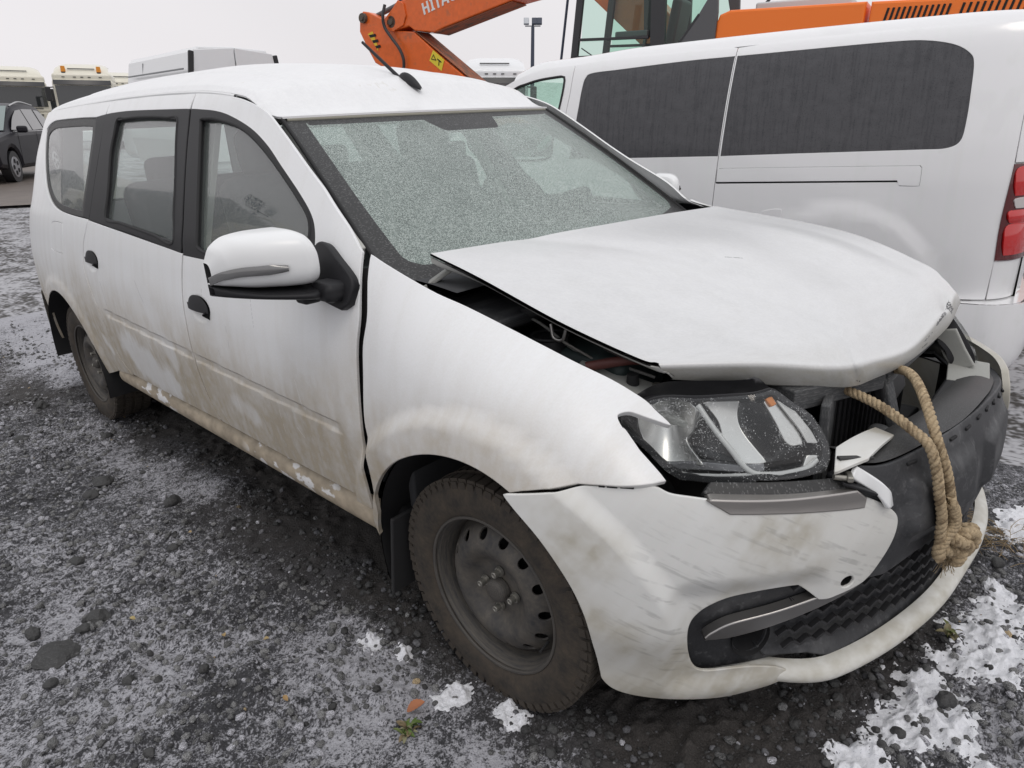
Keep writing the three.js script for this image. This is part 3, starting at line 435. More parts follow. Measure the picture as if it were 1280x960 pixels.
    const bonnetS = (s, v) => {
      const t = Math.min(1, v / 0.9), p = base(s, t), c = 4 * s * (1 - s) * Math.sin(PI * clamp(t, 0, 1));
      p[1] += 0.028 * c + 0.010 * (sstep(0.12, 0.2, s) - sstep(0.8, 0.9, s)) * sstep(0, 0.4, t) * sstep(1, 0.8, t) - 0.004 * Math.exp(-(((s - 0.3 - 0.4 * t) / 0.05) ** 2)) * sstep(0.75, 0.5, t);
      p[1] -= 0.02 * Math.exp(-(((s - 0.87) / 0.03) ** 2)) * sstep(0.8, 1, t);
      if (v > 0.9) { const w = (v - 0.9) / 0.1, l = L(s), q = p.slice(), e = 0.003 * Math.sin(Math.min(1, w * 1.1) * PI) ** 0.7; for (let k = 0; k < 3; k++) p[k] = lerp(q[k], l[k], w); p[0] += e; p[2] += 0.3 * e; if (w > 0.93) p[0] -= 0.01 * (w - 0.93) / 0.07; }
            return p;
    };
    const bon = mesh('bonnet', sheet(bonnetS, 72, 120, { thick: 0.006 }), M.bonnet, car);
    // folded-in edge and the inner frame underneath
    mesh('bonnet_inner', sheet((u, v) => { const p = bonnetS(lerp(0.07, 0.95, u), lerp(0.03, 0.8, v)), d = 0.01 + 0.022 * Math.min(1, 6 * Math.min(u, 1 - u, v, 1 - v)) ; return [p[0], p[1] - d, p[2]]; }, 24, 24, { thick: 0.004 }), M.inner, bon);
    mesh('bonnet_hem', sheet((u, v) => { const p = bonnetS(0.004, lerp(0.0, 0.93, u)), q = bonnetS(0.05, lerp(0.0, 0.93, u)), L = Math.hypot(q[0] - p[0], q[2] - p[2]), k = Math.sin(Math.min(1, v * 1.4) * PI / 2); const w = 0.03 * sstep(0, 0.25, u) * (1 - 0.5 * sstep(0.75, 1, u)); return [p[0] + (q[0] - p[0]) / L * w * v, p[1] - 0.004 - 0.013 * k, p[2] + (q[2] - p[2]) / L * w * v]; }, 40, 6, { thick: 0.003 }), M.bonnetEdge, bon);
    mesh('striker_loop', tube([[0.02, 0.925, 0.585], [0.03, 0.895, 0.588], [0.055, 0.893, 0.588], [0.065, 0.92, 0.585]], 0.004, 20, 6), M.greyMetal, bon);
  }
  // -- wheels
  const wheel = (x, z, left) => {
    const w = new THREE.Group(); w.name = 'wheel'; w.position.set(x, 0.302, z); if (left) w.rotation.y = PI; w.rotation.z = rnd(0, 6); car.add(w);
    const ty = [], T = lathe([[0.199, 0.072], [0.204, 0.08], [0.215, 0.087], [0.235, 0.0925], [0.255, 0.092], [0.272, 0.0885], [0.286, 0.083], [0.294, 0.074], [0.2965, 0.06], [0.298, 0], [0.2965, -0.06], [0.292, -0.08], [0.24, -0.0925], [0.2, -0.075]], 96).rotateX(PI / 2);
    { const q = T.attributes.position, uv = T.attributes.uv; for (let i = 0; i < q.count; i++) uv.setXY(i, Math.atan2(q.getY(i), q.getX(i)) * 0.3, Math.hypot(q.getX(i), q.getY(i)) + q.getZ(i)); }
    ty.push(T);
    for (let i = 0; i < 62; i++) { const a = i / 62 * 2 * PI; for (const [zz, ww, sk] of [[0.0665, 0.034, 0.1], [0.023, 0.03, 0.25], [-0.023, 0.03, -0.25], [-0.0665, 0.034, -0.1]]) { const g = new THREE.BoxGeometry(0.0235, 0.012, ww); g.rotateY(sk); g.translate(0, 0.2985 - (Math.abs(zz) > 0.05 ? 0.0015 : 0), zz); g.rotateZ(a + (zz > 0 ? 0 : 0.05) + Math.abs(zz) * 0.7); ty.push(g); } const s = new THREE.BoxGeometry(0.02, 0.02, 0.006); s.translate(0, 0.285, 0.0835); s.rotateX(-0.0); s.rotateZ(a + 0.047); ty.push(s); }
    mesh('tyre', ty, M.rubber, w);
    const prof = curve([[0.03, 0.041], [0.064, 0.041], [0.076, 0.045], [0.096, 0.064], [0.116, 0.072], [0.14, 0.064], [0.163, 0.044], [0.177, 0.022], [0.186, 0.013]]);
    const dS = (a, b) => { const r = Math.hypot(a, b); return [a, b, prof(r)]; };
    const holes = Array.from({ length: 14 }, (_, i) => { const a = i / 14 * 2 * PI; return circle2(0.151 * Math.cos(a), 0.151 * Math.sin(a), 0.0135, 16); });
    const disc = panel(circle2(0, 0, 0.185, 72), holes, dS, { h: 0.006, depth: 0.004, bevel: 0.001 });
    const barrel = lathe([[0.197, 0.079], [0.2045, 0.084], [0.206, 0.081], [0.2035, 0.075], [0.198, 0.073], [0.1935, 0.066], [0.19, 0.05], [0.1855, 0.045], [0.183, 0.02], [0.18, -0.03], [0.196, -0.07]].reverse(), 96).rotateX(PI / 2);
    const lip = new THREE.TorusGeometry(0.2015, 0.0042, 8, 96).translate(0, 0, 0.0795);
    mesh('rim', [disc, barrel, lip], M.rim, w);
    mesh('hub_cap', [lathe([[0, 0.071], [0.014, 0.0705], [0.026, 0.067], [0.031, 0.058], [0.032, 0.044]].reverse(), 28).rotateX(PI / 2)], M.rim, w);
    for (let i = 0; i < 4; i++) { const a = i * PI / 2 + 0.4, bx = 0.05 * Math.cos(a), by = 0.05 * Math.sin(a); mesh('wheel_bolt', [cyl([bx, by, 0.044], [bx, by, 0.051], 0.0135, 0.012, 16), cyl([bx, by, 0.05], [bx, by, 0.066], 0.0095, 0.009, 6), new THREE.TorusGeometry(0.0062, 0.0022, 6, 12).translate(bx, by, 0.066)], M.steel, w); }
    mesh('brake_drum', [cyl([0, 0, -0.06], [0, 0, 0.02], 0.14, 0.14, 32)], M.dark, w);
    mesh('valve', [cyl([0.17, 0.0, 0.05], [0.176, 0, 0.085], 0.004, 0.003, 8)], M.cleanRubber, w);
    return w;
  };
  wheel(0, 0.735); wheel(-2.905, 0.733); wheel(0, -0.735, true); wheel(-2.905, -0.733, true);
  // wheel-house liners, floor, underbody
  for (const [cx, r] of [[0, 0.4], [-2.905, 0.395]]) for (const s of [1, -1]) {
    mesh('wheel_liner', sheet((u, v) => { const a = lerp(cx ? -0.2 : 0.25, cx ? PI + 0.04 : PI + 0.3, u); return [cx + r * Math.cos(a), 0.3 + r * Math.sin(a), s * lerp(0.5, cx ? 0.868 : lerp(0.78, 0.84, sstep(0.2, 0.5, u)), v)]; }, 30, 4, { thick: 0.004 }), M.dark, car);
    mesh('wheel_liner', [cx ? rbox(r * 2, 0.45, 0.01, 0.003, cx, 0.48, s * 0.5) : rbox(0.64, 0.42, 0.01, 0.003, -0.08, 0.47, s * 0.5)], M.dark, car);
  }
  mesh('mud_flap', [rbox(0.012, 0.26, 0.2, 0.005, -0.345, 0.275, 0.75, 0, 0, -0.16)], M.cleanRubber, car);
  mesh('underbody', [rbox(2.06, 0.1, 1.56, 0.02, -1.37, 0.33, 0), rbox(0.7, 0.2, 1.0, 0.02, 0, 0.33, 0), rbox(1.2, 0.2, 1.0, 0.02, -3.0, 0.36, 0), rbox(0.9, 0.12, 1.3, 0.02, 0.1 - 3.4, 0.42, 0)], M.dark, car);
  mesh('rear_bumper', sheet((u, v) => { const a = lerp(-1.45, 1.45, u), y = lerp(0.26, 0.62, v); return [-3.32 - 0.4 * Math.cos(a) ** 0.6 - 0.02 * Math.sin(v * PI), y, 0.83 * Math.sin(a) / Math.sin(1.45)]; }, 30, 8), M.flankClean, car);
  const tgS = (u, v) => { const s = u * 2 - 1; return [-3.7 + 0.2 * v ** 1.6 + 0.04 * s * s, lerp(0.58, 1.5, v), s * lerp(0.66, 0.5, v)]; };
  const tg = mesh('tailgate', sheet((u, v) => tgS(u, v * 0.5), 12, 12, { thick: 0.02 }), M.flankClean, car); mesh('tailgate_frame', [sheet((u, v) => tgS(u, 0.93 + 0.07 * v), 12, 3, { thick: 0.02 }), sheet((u, v) => tgS(0.1 * u, 0.5 + 0.43 * v), 3, 8, { thick: 0.02 }), sheet((u, v) => tgS(0.9 + 0.1 * u, 0.5 + 0.43 * v), 3, 8, { thick: 0.02 })], M.flankClean, tg); mesh('rear_window', sheet((u, v) => tgS(0.1 + 0.8 * u, 0.5 + 0.43 * v), 8, 8), M.glass, tg);
  // -- cabin
  const seat = (x, z) => { mesh('seat', [rbox(0.5, 0.14, 0.5, 0.06, x + 0.18, 0.62, z, 0, 0, 0.08), rbox(0.14, 0.62, 0.48, 0.06, x - 0.12, 0.92, z, 0, 0, 0.2), rbox(0.09, 0.17, 0.27, 0.045, x - 0.21, 1.3, z, 0, 0, 0.15), cyl([x - 0.19, 1.15, z - 0.06], [x - 0.2, 1.25, z - 0.06], 0.007), cyl([x - 0.19, 1.15, z + 0.06], [x - 0.2, 1.25, z + 0.06], 0.007)], M.cloth, car); };
  seat(-1.3, 0.37); seat(-1.3, -0.37);
  mesh('rear_seat', [rbox(0.5, 0.14, 1.3, 0.06, -1.98, 0.66, 0), rbox(0.14, 0.6, 1.3, 0.06, -2.28, 0.9, 0, 0, 0, 0.2), rbox(0.08, 0.14, 0.26, 0.04, -2.36, 1.22, 0.4), rbox(0.08, 0.14, 0.26, 0.04, -2.36, 1.22, -0.4)], M.cloth, car);
  mesh('dashboard', sheet((u, v) => { const a = lerp(-0.5, 2.3, v), z = lerp(-0.66, 0.66, u); return [-0.66 - 0.19 * Math.sin(a) + 0.36 * Math.max(0, 1 - v * 2.2), 0.86 + 0.13 * Math.cos(a) , z]; }, 10, 16, { thick: 0.01 }), M.cloth, car);
  mesh('cowl', [rbox(0.26, 0.03, 1.28, 0.01, -0.22, 0.925, 0, 0, 0, -0.12)], M.plastic, car);
  { const st = new THREE.Group(); st.name = 'steering_wheel'; st.position.set(-0.95, 1.0, -0.37); st.rotation.z = -1.15 + PI / 2; car.add(st); const ring = new THREE.TorusGeometry(0.185, 0.016, 10, 48).rotateY(PI / 2); mesh('wheel_ring', ring, M.cloth, st); mesh('wheel_spokes', [rbox(0.05, 0.1, 0.13, 0.03), bar([0, 0, -0.18], [0, 0, 0.18], 0.02, 0.045), bar([0, -0.17, 0], [0, 0, 0], 0.05, 0.02)], M.cloth, st); mesh('steering_column', [cyl([0.02, 0, 0], [0.35, -0.06, 0], 0.035)], M.cloth, st); }
  mesh('rear_view_mirror', [rbox(0.03, 0.065, 0.22, 0.015, -0.97, 1.27, 0), cyl([-0.97, 1.3, 0], [-0.96, 1.37, 0], 0.01)], M.cloth, car);
  mesh('cabin_floor', [rbox(2.9, 0.04, 1.5, 0.01, -1.9, 0.43, 0), rbox(0.03, 0.62, 1.5, 0.01, -0.36, 0.65, 0)], M.cloth, car);
  mesh('roof_lining', sheet((u, v) => { const p = roofS(lerp(0.03, 0.97, u), lerp(0.04, 0.97, v)); return [p[0], p[1] - 0.035, p[2]]; }, 16, 20, { thick: 0.006 }), M.lining, car);
  for (const s of [1, -1]) {
    mesh('pillar_lining', bar([-1.41, 0.98, s * 0.775], [-1.52, 1.46, s * 0.575], 0.1, 0.03), M.lining, car); mesh('pillar_lining', bar([-2.38, 1.05, s * 0.76], [-2.46, 1.46, s * 0.57], 0.1, 0.03), M.lining, car); mesh('pillar_lining', bar([-0.5, 1.06, s * 0.72], [-1.06, 1.385, s * 0.55], 0.03, 0.04), M.lining, car);
    mesh('door_lining', [rbox(0.95, 0.5, 0.04, 0.02, -0.9, 0.74, s * 0.775), rbox(0.9, 0.54, 0.04, 0.02, -1.85, 0.76, s * 0.775), rbox(1.1, 0.5, 0.04, 0.02, -3.0, 0.82, s * 0.72)], M.cloth, car);
  }
  // -- door mirror(s)
  for (const sgn of [1, -1]) {
    const mg = new THREE.Group(); mg.name = 'door_mirror'; car.add(mg); if (sgn < 0) { mg.scale.set(0.8, 0.8, -0.8); mg.position.set(-0.2, 0.195, -0.16); }
    const yT = curve([[0, 1.085], [0.03, 1.12], [0.1, 1.146], [0.25, 1.156], [0.5, 1.155], [0.75, 1.148], [0.92, 1.126], [1, 1.092]]), yB = curve([[0, 1.03], [0.1, 1.022], [0.6, 1.028], [1, 1.042]]), dp = curve([[0, 0.07], [0.05, 0.115], [0.25, 0.135], [0.6, 0.12], [0.9, 0.075], [1, 0.03]]), xb = (u) => lerp(-0.53, -0.605, u), zz = (u) => lerp(0.88, 1.078, u);
    const sec = (y0, y1) => (u, v) => { const a = lerp(-PI / 2, PI / 2, v), c = Math.max(0, Math.cos(a)), s = Math.sin(a), ym = (y0(u) + y1(u)) / 2, hh = (y1(u) - y0(u)) / 2; return [xb(u) + dp(u) * c ** 0.5, ym + hh * Math.sign(s) * Math.abs(s) ** 0.72, zz(u)]; };
    mesh('mirror_cap', sheet(sec(yB, yT), 40, 30, { flip: true, thick: 0.003 }), M.flankClean, mg);
    mesh('mirror_housing', [sheet(sec((u) => lerp(0.985, 1.015, u), (u) => yB(u) - 0.004), 24, 14, { flip: true, thick: 0.003 }), rbox(0.012, 0.11, 0.17, 0.006, -0.57, 1.08, 0.975, 0, -0.4, 0), sheet((u, v) => { const a = sec((q) => lerp(0.985, 1.015, q), yB)(u, 0.999 * 0), b = sec(yB, yT)(u, 1); return [lerp(a[0], b[0], v), lerp(a[1], b[1], v), lerp(a[2], b[2], v)]; }, 12, 4), bar([-0.43, 1.005, 0.9], [-0.43, 1.005, 0.815], 0.09, 0.05, 0.02), rbox(0.05, 0.03, 0.05, 0.01, -0.5, 0.985, 0.885)], M.blackTrim, mg);
    if (sgn > 0) mesh('mirror_foot', panel(loop([[-0.375, 1.025], [-0.378, 0.975, 1], [-0.4, 0.962, 1], [-0.53, 0.985, 1], [-0.55, 1.05], [-0.53, 1.088], [-0.5, 1.096], [-0.45, 1.075]]), [], side, { h: 0.02, off: 0.022, depth: 0.03, bevel: 0.006 }), M.blackTrim, mg);
    const ind = (u, v) => { const p = sec(yB, yT)(lerp(0.42, 1, u), 0.5), q = sec(yB, yT)(lerp(0.42, 1, u), 0.46); const t = v - 0.5, hgt = 0.008 * Math.min(1, u * 3 + 0.15); return [p[0] + 0.003 * (1 - 4 * t * t), p[1] - 0.014 + hgt * 2 * t, p[2] + 0.004 * u]; };
    mesh('turn_signal', sheet(ind, 24, 6, { thick: 0.006 }), mat([0.16, 0.16, 0.16], 0.12, 0.2, { clearcoat: 1 }), mg);
  }
  // -- nose: torn bumper cover, black bumper carrier, lower lip, lamps
  const nS = (a, b) => nose(a, b), nOpt = { h: 0.022, flip: true, depth: 0.014, bevel: 0.004 };
  const cov = loop([[1.306, 0.66, 1], [1.218, 0.68], [1.142, 0.696], [1.093, 0.7], [1.008, 0.701], [0.977, 0.703], [0.946, 0.69], [0.9, 0.682], [0.865, 0.676, 1], [0.82, 0.647, 1], [0.7, 0.634], [0.5, 0.612, 1], [0.487, 0.63, 1], [0.44, 0.606], [0.4, 0.577], [0.393, 0.55], [0.41, 0.505], [0.45, 0.455], [0.475, 0.437, 1], [0.51, 0.428], [0.587, 0.417, 1], [0.626, 0.447], [0.647, 0.455], [0.722, 0.457], [0.803, 0.449], [0.855, 0.429], [0.885, 0.402], [0.897, 0.37], [0.893, 0.314], [0.878, 0.266], [0.848, 0.246], [0.773, 0.243], [0.72, 0.238], [0.66, 0.226, 1], [0.6, 0.2, 1], [0.67, 0.178], [0.74, 0.168], [0.799, 0.166], [0.903, 0.178], [1.0, 0.195], [1.056, 0.212], [1.084, 0.237], [1.09, 0.26], [1.1, 0.331], [1.117, 0.418], [1.154, 0.502], [1.219, 0.587]]);
  const bump = mesh('bumper_cover', panel(cov, [circle2(0.522, 0.449, 0.021, 18, 0.016)], (a, b) => { const p = nose(a, b), d = 0.012 * sstep(0.035, 0, Math.abs(b - 0.555 + 0.1 * (a - 0.8))) * 0.3; return nose(a, b, -0.022 * (1 - sstep(0.0, 0.07, Math.hypot(Math.max(0, Math.abs(a - 0.76) - 0.13), Math.max(0, Math.abs(b - 0.345) - 0.1)))) * sstep(0.5, 0.6, a)); }, { ...nOpt, h: 0.008, depth: 0.003, bevel: 0.003 }), M.nose, car);
  mesh('tow_eye_hole', [panel(circle2(0.522, 0.449, 0.021, 16, 0.016), [], nS, { ...nOpt, off: -0.022, depth: 0.002 })], M.dark, bump);
  const lipS = (u, v) => { const t = lerp(0.84, -0.85, u), a = lerp(-1.3, 1.5, v), yc = lerp(0.2, 0.228, sstep(0.6, -0.3, t)) - 0.0 * t, ex = lerp(-0.07, 0.01, sstep(0.84, 0.5, t)) + 0.02 * sstep(0, -0.4, t); const q = nose(t, 0.25, ex - 0.035 + 0.04 * Math.cos(a)); return [q[0], yc + 0.026 * Math.sin(a) + 0.006 * Math.sin(t * 9), q[2]]; };
  mesh('bumper_lip', sheet(lipS, 90, 12, { flip: false }), M.lip, car);
  const bez = mesh('lower_grille', panel(loop([[0.92, 0.41, 1], [0.9, 0.23, 1], [0.6, 0.23], [0.2, 0.24], [-0.75, 0.24, 1], [-0.75, 0.5, 1], [0.2, 0.5], [0.45, 0.47, 1], [0.6, 0.47, 1], [0.8, 0.47, 1]]), [circle2(0.727, 0.31, 0.05, 24, 0.055)], (a, b) => nose(a, b, -0.036 - 0.012 * sstep(0.46, 0.3, b)), nOpt), M.plastic, car);
  mesh('air_dam', panel(loop([[0.7, 0.27, 1], [0.2, 0.27], [-0.8, 0.29, 1], [-0.8, 0.2, 1], [0.2, 0.195], [0.44, 0.205, 1], [0.56, 0.238, 1], [0.68, 0.252, 1]]), [], (a, b) => nose(a, 0.26, lerp(-0.012, -0.046, sstep(0.19, 0.27, b))).map((q, k) => k === 1 ? b : q), nOpt), M.plastic, bez);
  mesh('fog_lamp_recess', [sheet((u, v) => { const a = u * 2 * PI, q = nose(0.727 + 0.05 * Math.cos(a) * lerp(1, 0.6, v), 0.31 + 0.055 * Math.sin(a) * lerp(1, 0.6, v), -0.04 - 0.06 * v); return q; }, 24, 3), panel(circle2(0.727, 0.31, 0.04, 16, 0.04), [], (a, b) => nose(a, b, -0.1), { ...nOpt, depth: 0 })], M.dark, bez);
  for (let r = 0; r < 5; r++) { const ribs = []; const n = 26; for (let k = 0; k < n; k++) { const t = lerp(0.62, -0.6, k / n), y = 0.275 + r * 0.04, d = 0.023, o = -0.03; const tt = t + (r % 2) * 0.023; ribs.push(bar(nose(tt - d, y, o), nose(tt, y + 0.016, o), 0.014, 0.006, 0.001), bar(nose(tt, y + 0.016, o), nose(tt + d, y, o), 0.014, 0.006, 0.001)); } mesh('grille_rib', ribs, M.bumperFoam, bez); }
  mesh('chrome_strip', panel(loop([[0.855, 0.351, 1], [0.838, 0.366], [0.794, 0.386], [0.7, 0.399], [0.636, 0.408], [0.55, 0.42], [0.48, 0.434], [0.452, 0.442, 1], [0.452, 0.43, 1], [0.502, 0.411], [0.59, 0.39], [0.711, 0.366], [0.798, 0.353]]), [], (a, b) => nose(a, b, -0.01), { ...nOpt, h: 0.012, depth: 0.02 }), mat([0.36, 0.35, 0.34], 0.3, 0.9), bump);
  mesh('upper_strip', panel(loop([[0.868, 0.681, 1], [0.85, 0.694, 1], [0.7, 0.683], [0.54, 0.672, 1], [0.523, 0.655, 1], [0.7, 0.665]]), [], (a, b) => nose(a, b, -0.004 - 0.6 * (b - 0.655)), { ...nOpt, h: 0.012, depth: 0.02 }), M.speckled, car);
  mesh('chrome_strip', panel(loop([[0.866, 0.678, 1], [0.7, 0.662], [0.522, 0.653, 1], [0.494, 0.631, 1], [0.497, 0.616, 1], [0.68, 0.636], [0.819, 0.65, 1]]), [], (a, b) => nose(a, b, 0.003 + 0.008 * sstep(0.62, 0.66, b - 0.1 * (a - 0.5))), { ...nOpt, h: 0.012, depth: 0.02 }), mat([0.42, 0.4, 0.38], 0.38, 0.85), car);
  // the black carrier that is left bare where the cover tore off
  const ledgeY = curve([[-1.1, 0.56], [-0.85, 0.585], [-0.5, 0.632], [-0.25, 0.668], [0, 0.69], [0.2, 0.69], [0.4, 0.678], [0.5, 0.692]]);
  const carrier = mesh('bumper_carrier', panel(loop([[0.5, 0.69, 1], [0.4, 0.676], [0.2, 0.688], [0.0, 0.688], [-0.25, 0.666], [-0.5, 0.63], [-0.85, 0.583, 1], [-0.85, 0.4, 1], [-0.3, 0.44], [0.2, 0.46], [0.4, 0.43, 1], [0.49, 0.44, 1]]), [], (a, b) => nose(a, b, -0.008 + 0.018 * (sstep(0.36, 0.33, a) * sstep(0.035, 0.055, a) * sstep(0.49, 0.52, b) * sstep(0.65, 0.62, b) + sstep(-0.06, -0.09, a) * sstep(-0.4, -0.36, a) * sstep(0.47, 0.5, b) * sstep(0.62, 0.6, b))), { ...nOpt, depth: 0.02 }), M.plastic, car);
  mesh('carrier_ledge', sheet((u, v) => { const t = lerp(0.5, -0.85, u), y = ledgeY(t), q = nose(t, 0.69, -0.012 - 0.085 * v); return [q[0], y + 0.004 + 0.008 * Math.sin(v * PI), q[2]]; }, 60, 6, { thick: 0.006 }), M.speckled, carrier);
  for (let i = 0; i < 9; i++) { const t = 0.33 - i * 0.09, p = nose(t, ledgeY(t) - 0.014, -0.007); mesh('clip_slot', [rbox(0.006, 0.007, 0.03, 0.002, p[0], p[1], p[2], 0, -t, 0)], M.dark, carrier); }
  mesh('torn_cover_piece', panel(loop([[0.632, 0.47, 1], [0.604, 0.386, 1], [0.628, 0.222, 1], [0.668, 0.238, 1], [0.664, 0.39, 1]]), [], (a, b) => [a, 0.697 + 0.012 * Math.sin((b - 0.2) * 11) - 0.05 * (a - 0.63), b], { h: 0.012, depth: 0.005, flip: true, bevel: 0.002 }), M.nose, car, 'torn scrap of white bumper cover');
  mesh('torn_flap', [panel(loop([[0.5, 0.69, 1], [0.46, 0.66, 1], [0.425, 0.632, 1], [0.405, 0.597, 1], [0.44, 0.61, 1], [0.47, 0.645, 1], [0.52, 0.68, 1]]), [], (a, b) => nose(a, b, 0.006 + 0.01 * Math.sin(a * 60)), { ...nOpt, h: 0.01, depth: 0.004 })], M.flankClean, car);
  mesh('bumper_cover', panel(loop([[-0.52, 0.645, 1], [-0.49, 0.6], [-0.5, 0.54], [-0.56, 0.46], [-0.6, 0.38], [-0.62, 0.28, 1], [-1.25, 0.26, 1], [-1.3, 0.64, 1], [-0.9, 0.66]]), [], (a, b) => nose(a, b, 0.016), nOpt), M.nose, car, 'torn far half of the bumper cover');
  mesh('retaining_clip', [cyl([0.628, 0.683, 0.462], [0.648, 0.678, 0.446], 0.006, 0.006, 10), rbox(0.012, 0.012, 0.03, 0.003, 0.65, 0.68, 0.44, 0, 0.5, 0)], M.steel, car); mesh('torn_strip', [bar([0.622, 0.708, 0.43], [0.668, 0.7, 0.37], 0.012, 0.006, 0.002)], M.speckled, car); mesh('torn_strip', [bar([0.64, 0.672, 0.455], [0.69, 0.64, 0.4], 0.02, 0.006, 0.002)], M.blackTrim, car);
  for (const [t, w] of [[1.088, 0.012], [1.066, 0.02], [1.035, 0.026]]) { const p = nose(t, 0.7045, -0.004); mesh('clip_slot', rbox(0.012, 0.006, w, 0.001, p[0], p[1], p[2], 0, -t, 0), M.dark, car); }
  // headlamps
  const lampOff = (a) => -0.02 - 0.1 * sstep(0.7, 0.95, a), lN = (a, b, d) => nose(a, b, lampOff(a) + d);
  const lampOut = [[1.077, 0.776], [1.056, 0.789], [0.982, 0.817], [0.875, 0.822], [0.781, 0.835], [0.679, 0.843, 1], [0.66, 0.836], [0.629, 0.816], [0.582, 0.787], [0.555, 0.738], [0.556, 0.712], [0.575, 0.689, 1], [0.65, 0.686], [0.735, 0.69], [0.756, 0.684], [0.828, 0.67], [0.908, 0.662, 1], [0.944, 0.678], [1.001, 0.723], [1.062, 0.758]];
  for (const sgn of [1, -1]) {
    const lg = new THREE.Group(); lg.name = 'headlamp'; car.add(lg); if (sgn < 0) { lg.scale.z = -1; lg.position.set(0.075, -0.03, -0.01); }
    const lo = loop(lampOut), inset = (k, l) => lo.map(([a, b]) => [0.79 + (a - 0.79) * k, 0.765 + (b - 0.765) * l]), dome = (d) => (a, b) => lN(a, b, d), lo2 = { h: 0.014, flip: true };
    mesh('lamp_lens', panel(lo, [], (a, b) => lN(a, b, 0.012 * Math.max(0, 1 - Math.hypot((a - 0.79) / 0.27, (b - 0.765) / 0.08) ** 2)), { ...lo2, depth: 0 }), M.lens, lg);
    mesh('lamp_border', panel(lo, [inset(0.95, 0.9)], dome(-0.006), { ...lo2, depth: 0.06 }), M.blackTrim, lg);
    mesh('lamp_housing', panel(lo, [], (a, b) => { const d = Math.min(1, Math.hypot((a - 0.79) / 0.26, (b - 0.765) / 0.08)); return lN(a, b, -0.075 - 0.05 * (1 - d * d)); }, { ...lo2, depth: 0 }), mat([0.03, 0.03, 0.032], 0.3), lg);
    const bowl = (pts, cx, cy, rx, ry, deep, o0) => mesh('lamp_reflector', panel(loop(pts), [], (a, b) => { const d = Math.hypot((a - cx) / rx, (b - cy) / ry); return lN(a, b, o0 - deep * Math.max(0, 1 - d * d)); }, { ...lo2, h: 0.01, depth: 0.004 }), M.reflector, lg);
    bowl([[1.013, 0.778], [0.938, 0.797], [0.876, 0.801, 1], [0.86, 0.787], [0.869, 0.745], [0.884, 0.721], [0.853, 0.695, 1], [0.928, 0.683], [0.97, 0.701], [1.002, 0.729]], 0.93, 0.75, 0.1, 0.08, 0.05, -0.016);
    bowl([[0.836, 0.806, 1], [0.753, 0.815, 1], [0.758, 0.781], [0.749, 0.754], [0.714, 0.714, 1], [0.762, 0.706, 1], [0.79, 0.736], [0.8, 0.77]], 0.78, 0.77, 0.08, 0.08, 0.035, -0.02);
    mesh('reflector_step', panel(loop([[0.965, 0.694, 1], [0.93, 0.684], [0.86, 0.695], [0.78, 0.704], [0.72, 0.71, 1], [0.72, 0.699, 1], [0.8, 0.692], [0.92, 0.674, 1]]), [], dome(-0.02), { ...lo2, h: 0.012, depth: 0.03 }), mat([0.2, 0.2, 0.21], 0.3, 0.5), lg);
    mesh('light_guide', [tube([[0.858, 0.806], [0.823, 0.767], [0.792, 0.736], [0.766, 0.708], [0.745, 0.697], [0.7, 0.694], [0.664, 0.693], [0.612, 0.696], [0.585, 0.706]].map(([a, b]) => lN(a, b, -0.012)), 0.0058, 60, 8)], mat([0.5, 0.5, 0.49], 0.25, 0, { clearcoat: 0.6 }), lg);
    mesh('light_guide', [tube([[1.02, 0.738], [0.97, 0.7], [0.91, 0.672], [0.83, 0.68], [0.75, 0.694]].map(([a, b]) => lN(a, b, -0.012)), 0.004, 60, 8)], mat([0.5, 0.5, 0.49], 0.25, 0, { clearcoat: 0.6 }), lg);
    for (let i = 0; i < 7; i++) { const k = i * 0.0058; mesh('side_reflector_rib', [tube([[0.662 - k, 0.818 - k * 0.4], [0.637 - k * 0.9, 0.79 - k * 0.3], [0.614 - k * 0.8, 0.763 - k * 0.2], [0.6 - k * 0.7, 0.738 - k * 0.1]].map(([a, b]) => lN(a, b, -0.014)), 0.0024, 24, 6)], M.reflector, lg); }
    mesh('side_reflector', panel(loop([[0.693, 0.817, 1], [0.66, 0.822], [0.63, 0.79], [0.612, 0.75], [0.611, 0.735, 1], [0.648, 0.74], [0.67, 0.78]]), [], dome(-0.02), { ...lo2, h: 0.006, depth: 0.004 }), M.reflector, lg);
    mesh('amber_lens', panel(loop([[0.69, 0.824, 1], [0.68, 0.812, 1], [0.668, 0.814, 1], [0.676, 0.826, 1]]), [], dome(-0.012), { ...lo2, h: 0.01, depth: 0.004 }), M.amber, lg);
    mesh('low_reflector', panel(loop([[0.606, 0.714, 1], [0.579, 0.712, 1], [0.589, 0.696, 1], [0.622, 0.693, 1]]), [], dome(-0.014), { ...lo2, h: 0.01, depth: 0.004 }), M.reflector, lg);
  }
  // -- what shows in the gap: inner wing, front panel, dark engine parts
  mesh('front_panel', [bar([0.46, 0.765, 0.33], [0.56, 0.755, 0.05], 0.07, 0.05)], M.dullGrey, car); mesh('front_panel', [bar([0.56, 0.755, 0.04], [0.55, 0.74, -0.5], 0.07, 0.05)], M.dullGrey, car);
  mesh('radiator_support', [rbox(0.02, 0.32, 0.22, 0.005, 0.52, 0.6, 0.2, 0, 0.25, 0)], M.dullGrey, car);
  mesh('radiator', [rbox(0.03, 0.36, 0.62, 0.005, 0.5, 0.55, -0.16)], M.dark, car);
  for (let i = 0; i < 16; i++) mesh('radiator_fin', [rbox(0.006, 0.3, 0.012, 0.002, 0.518, 0.55, 0.12 - i * 0.037)], M.bumperFoam, car);
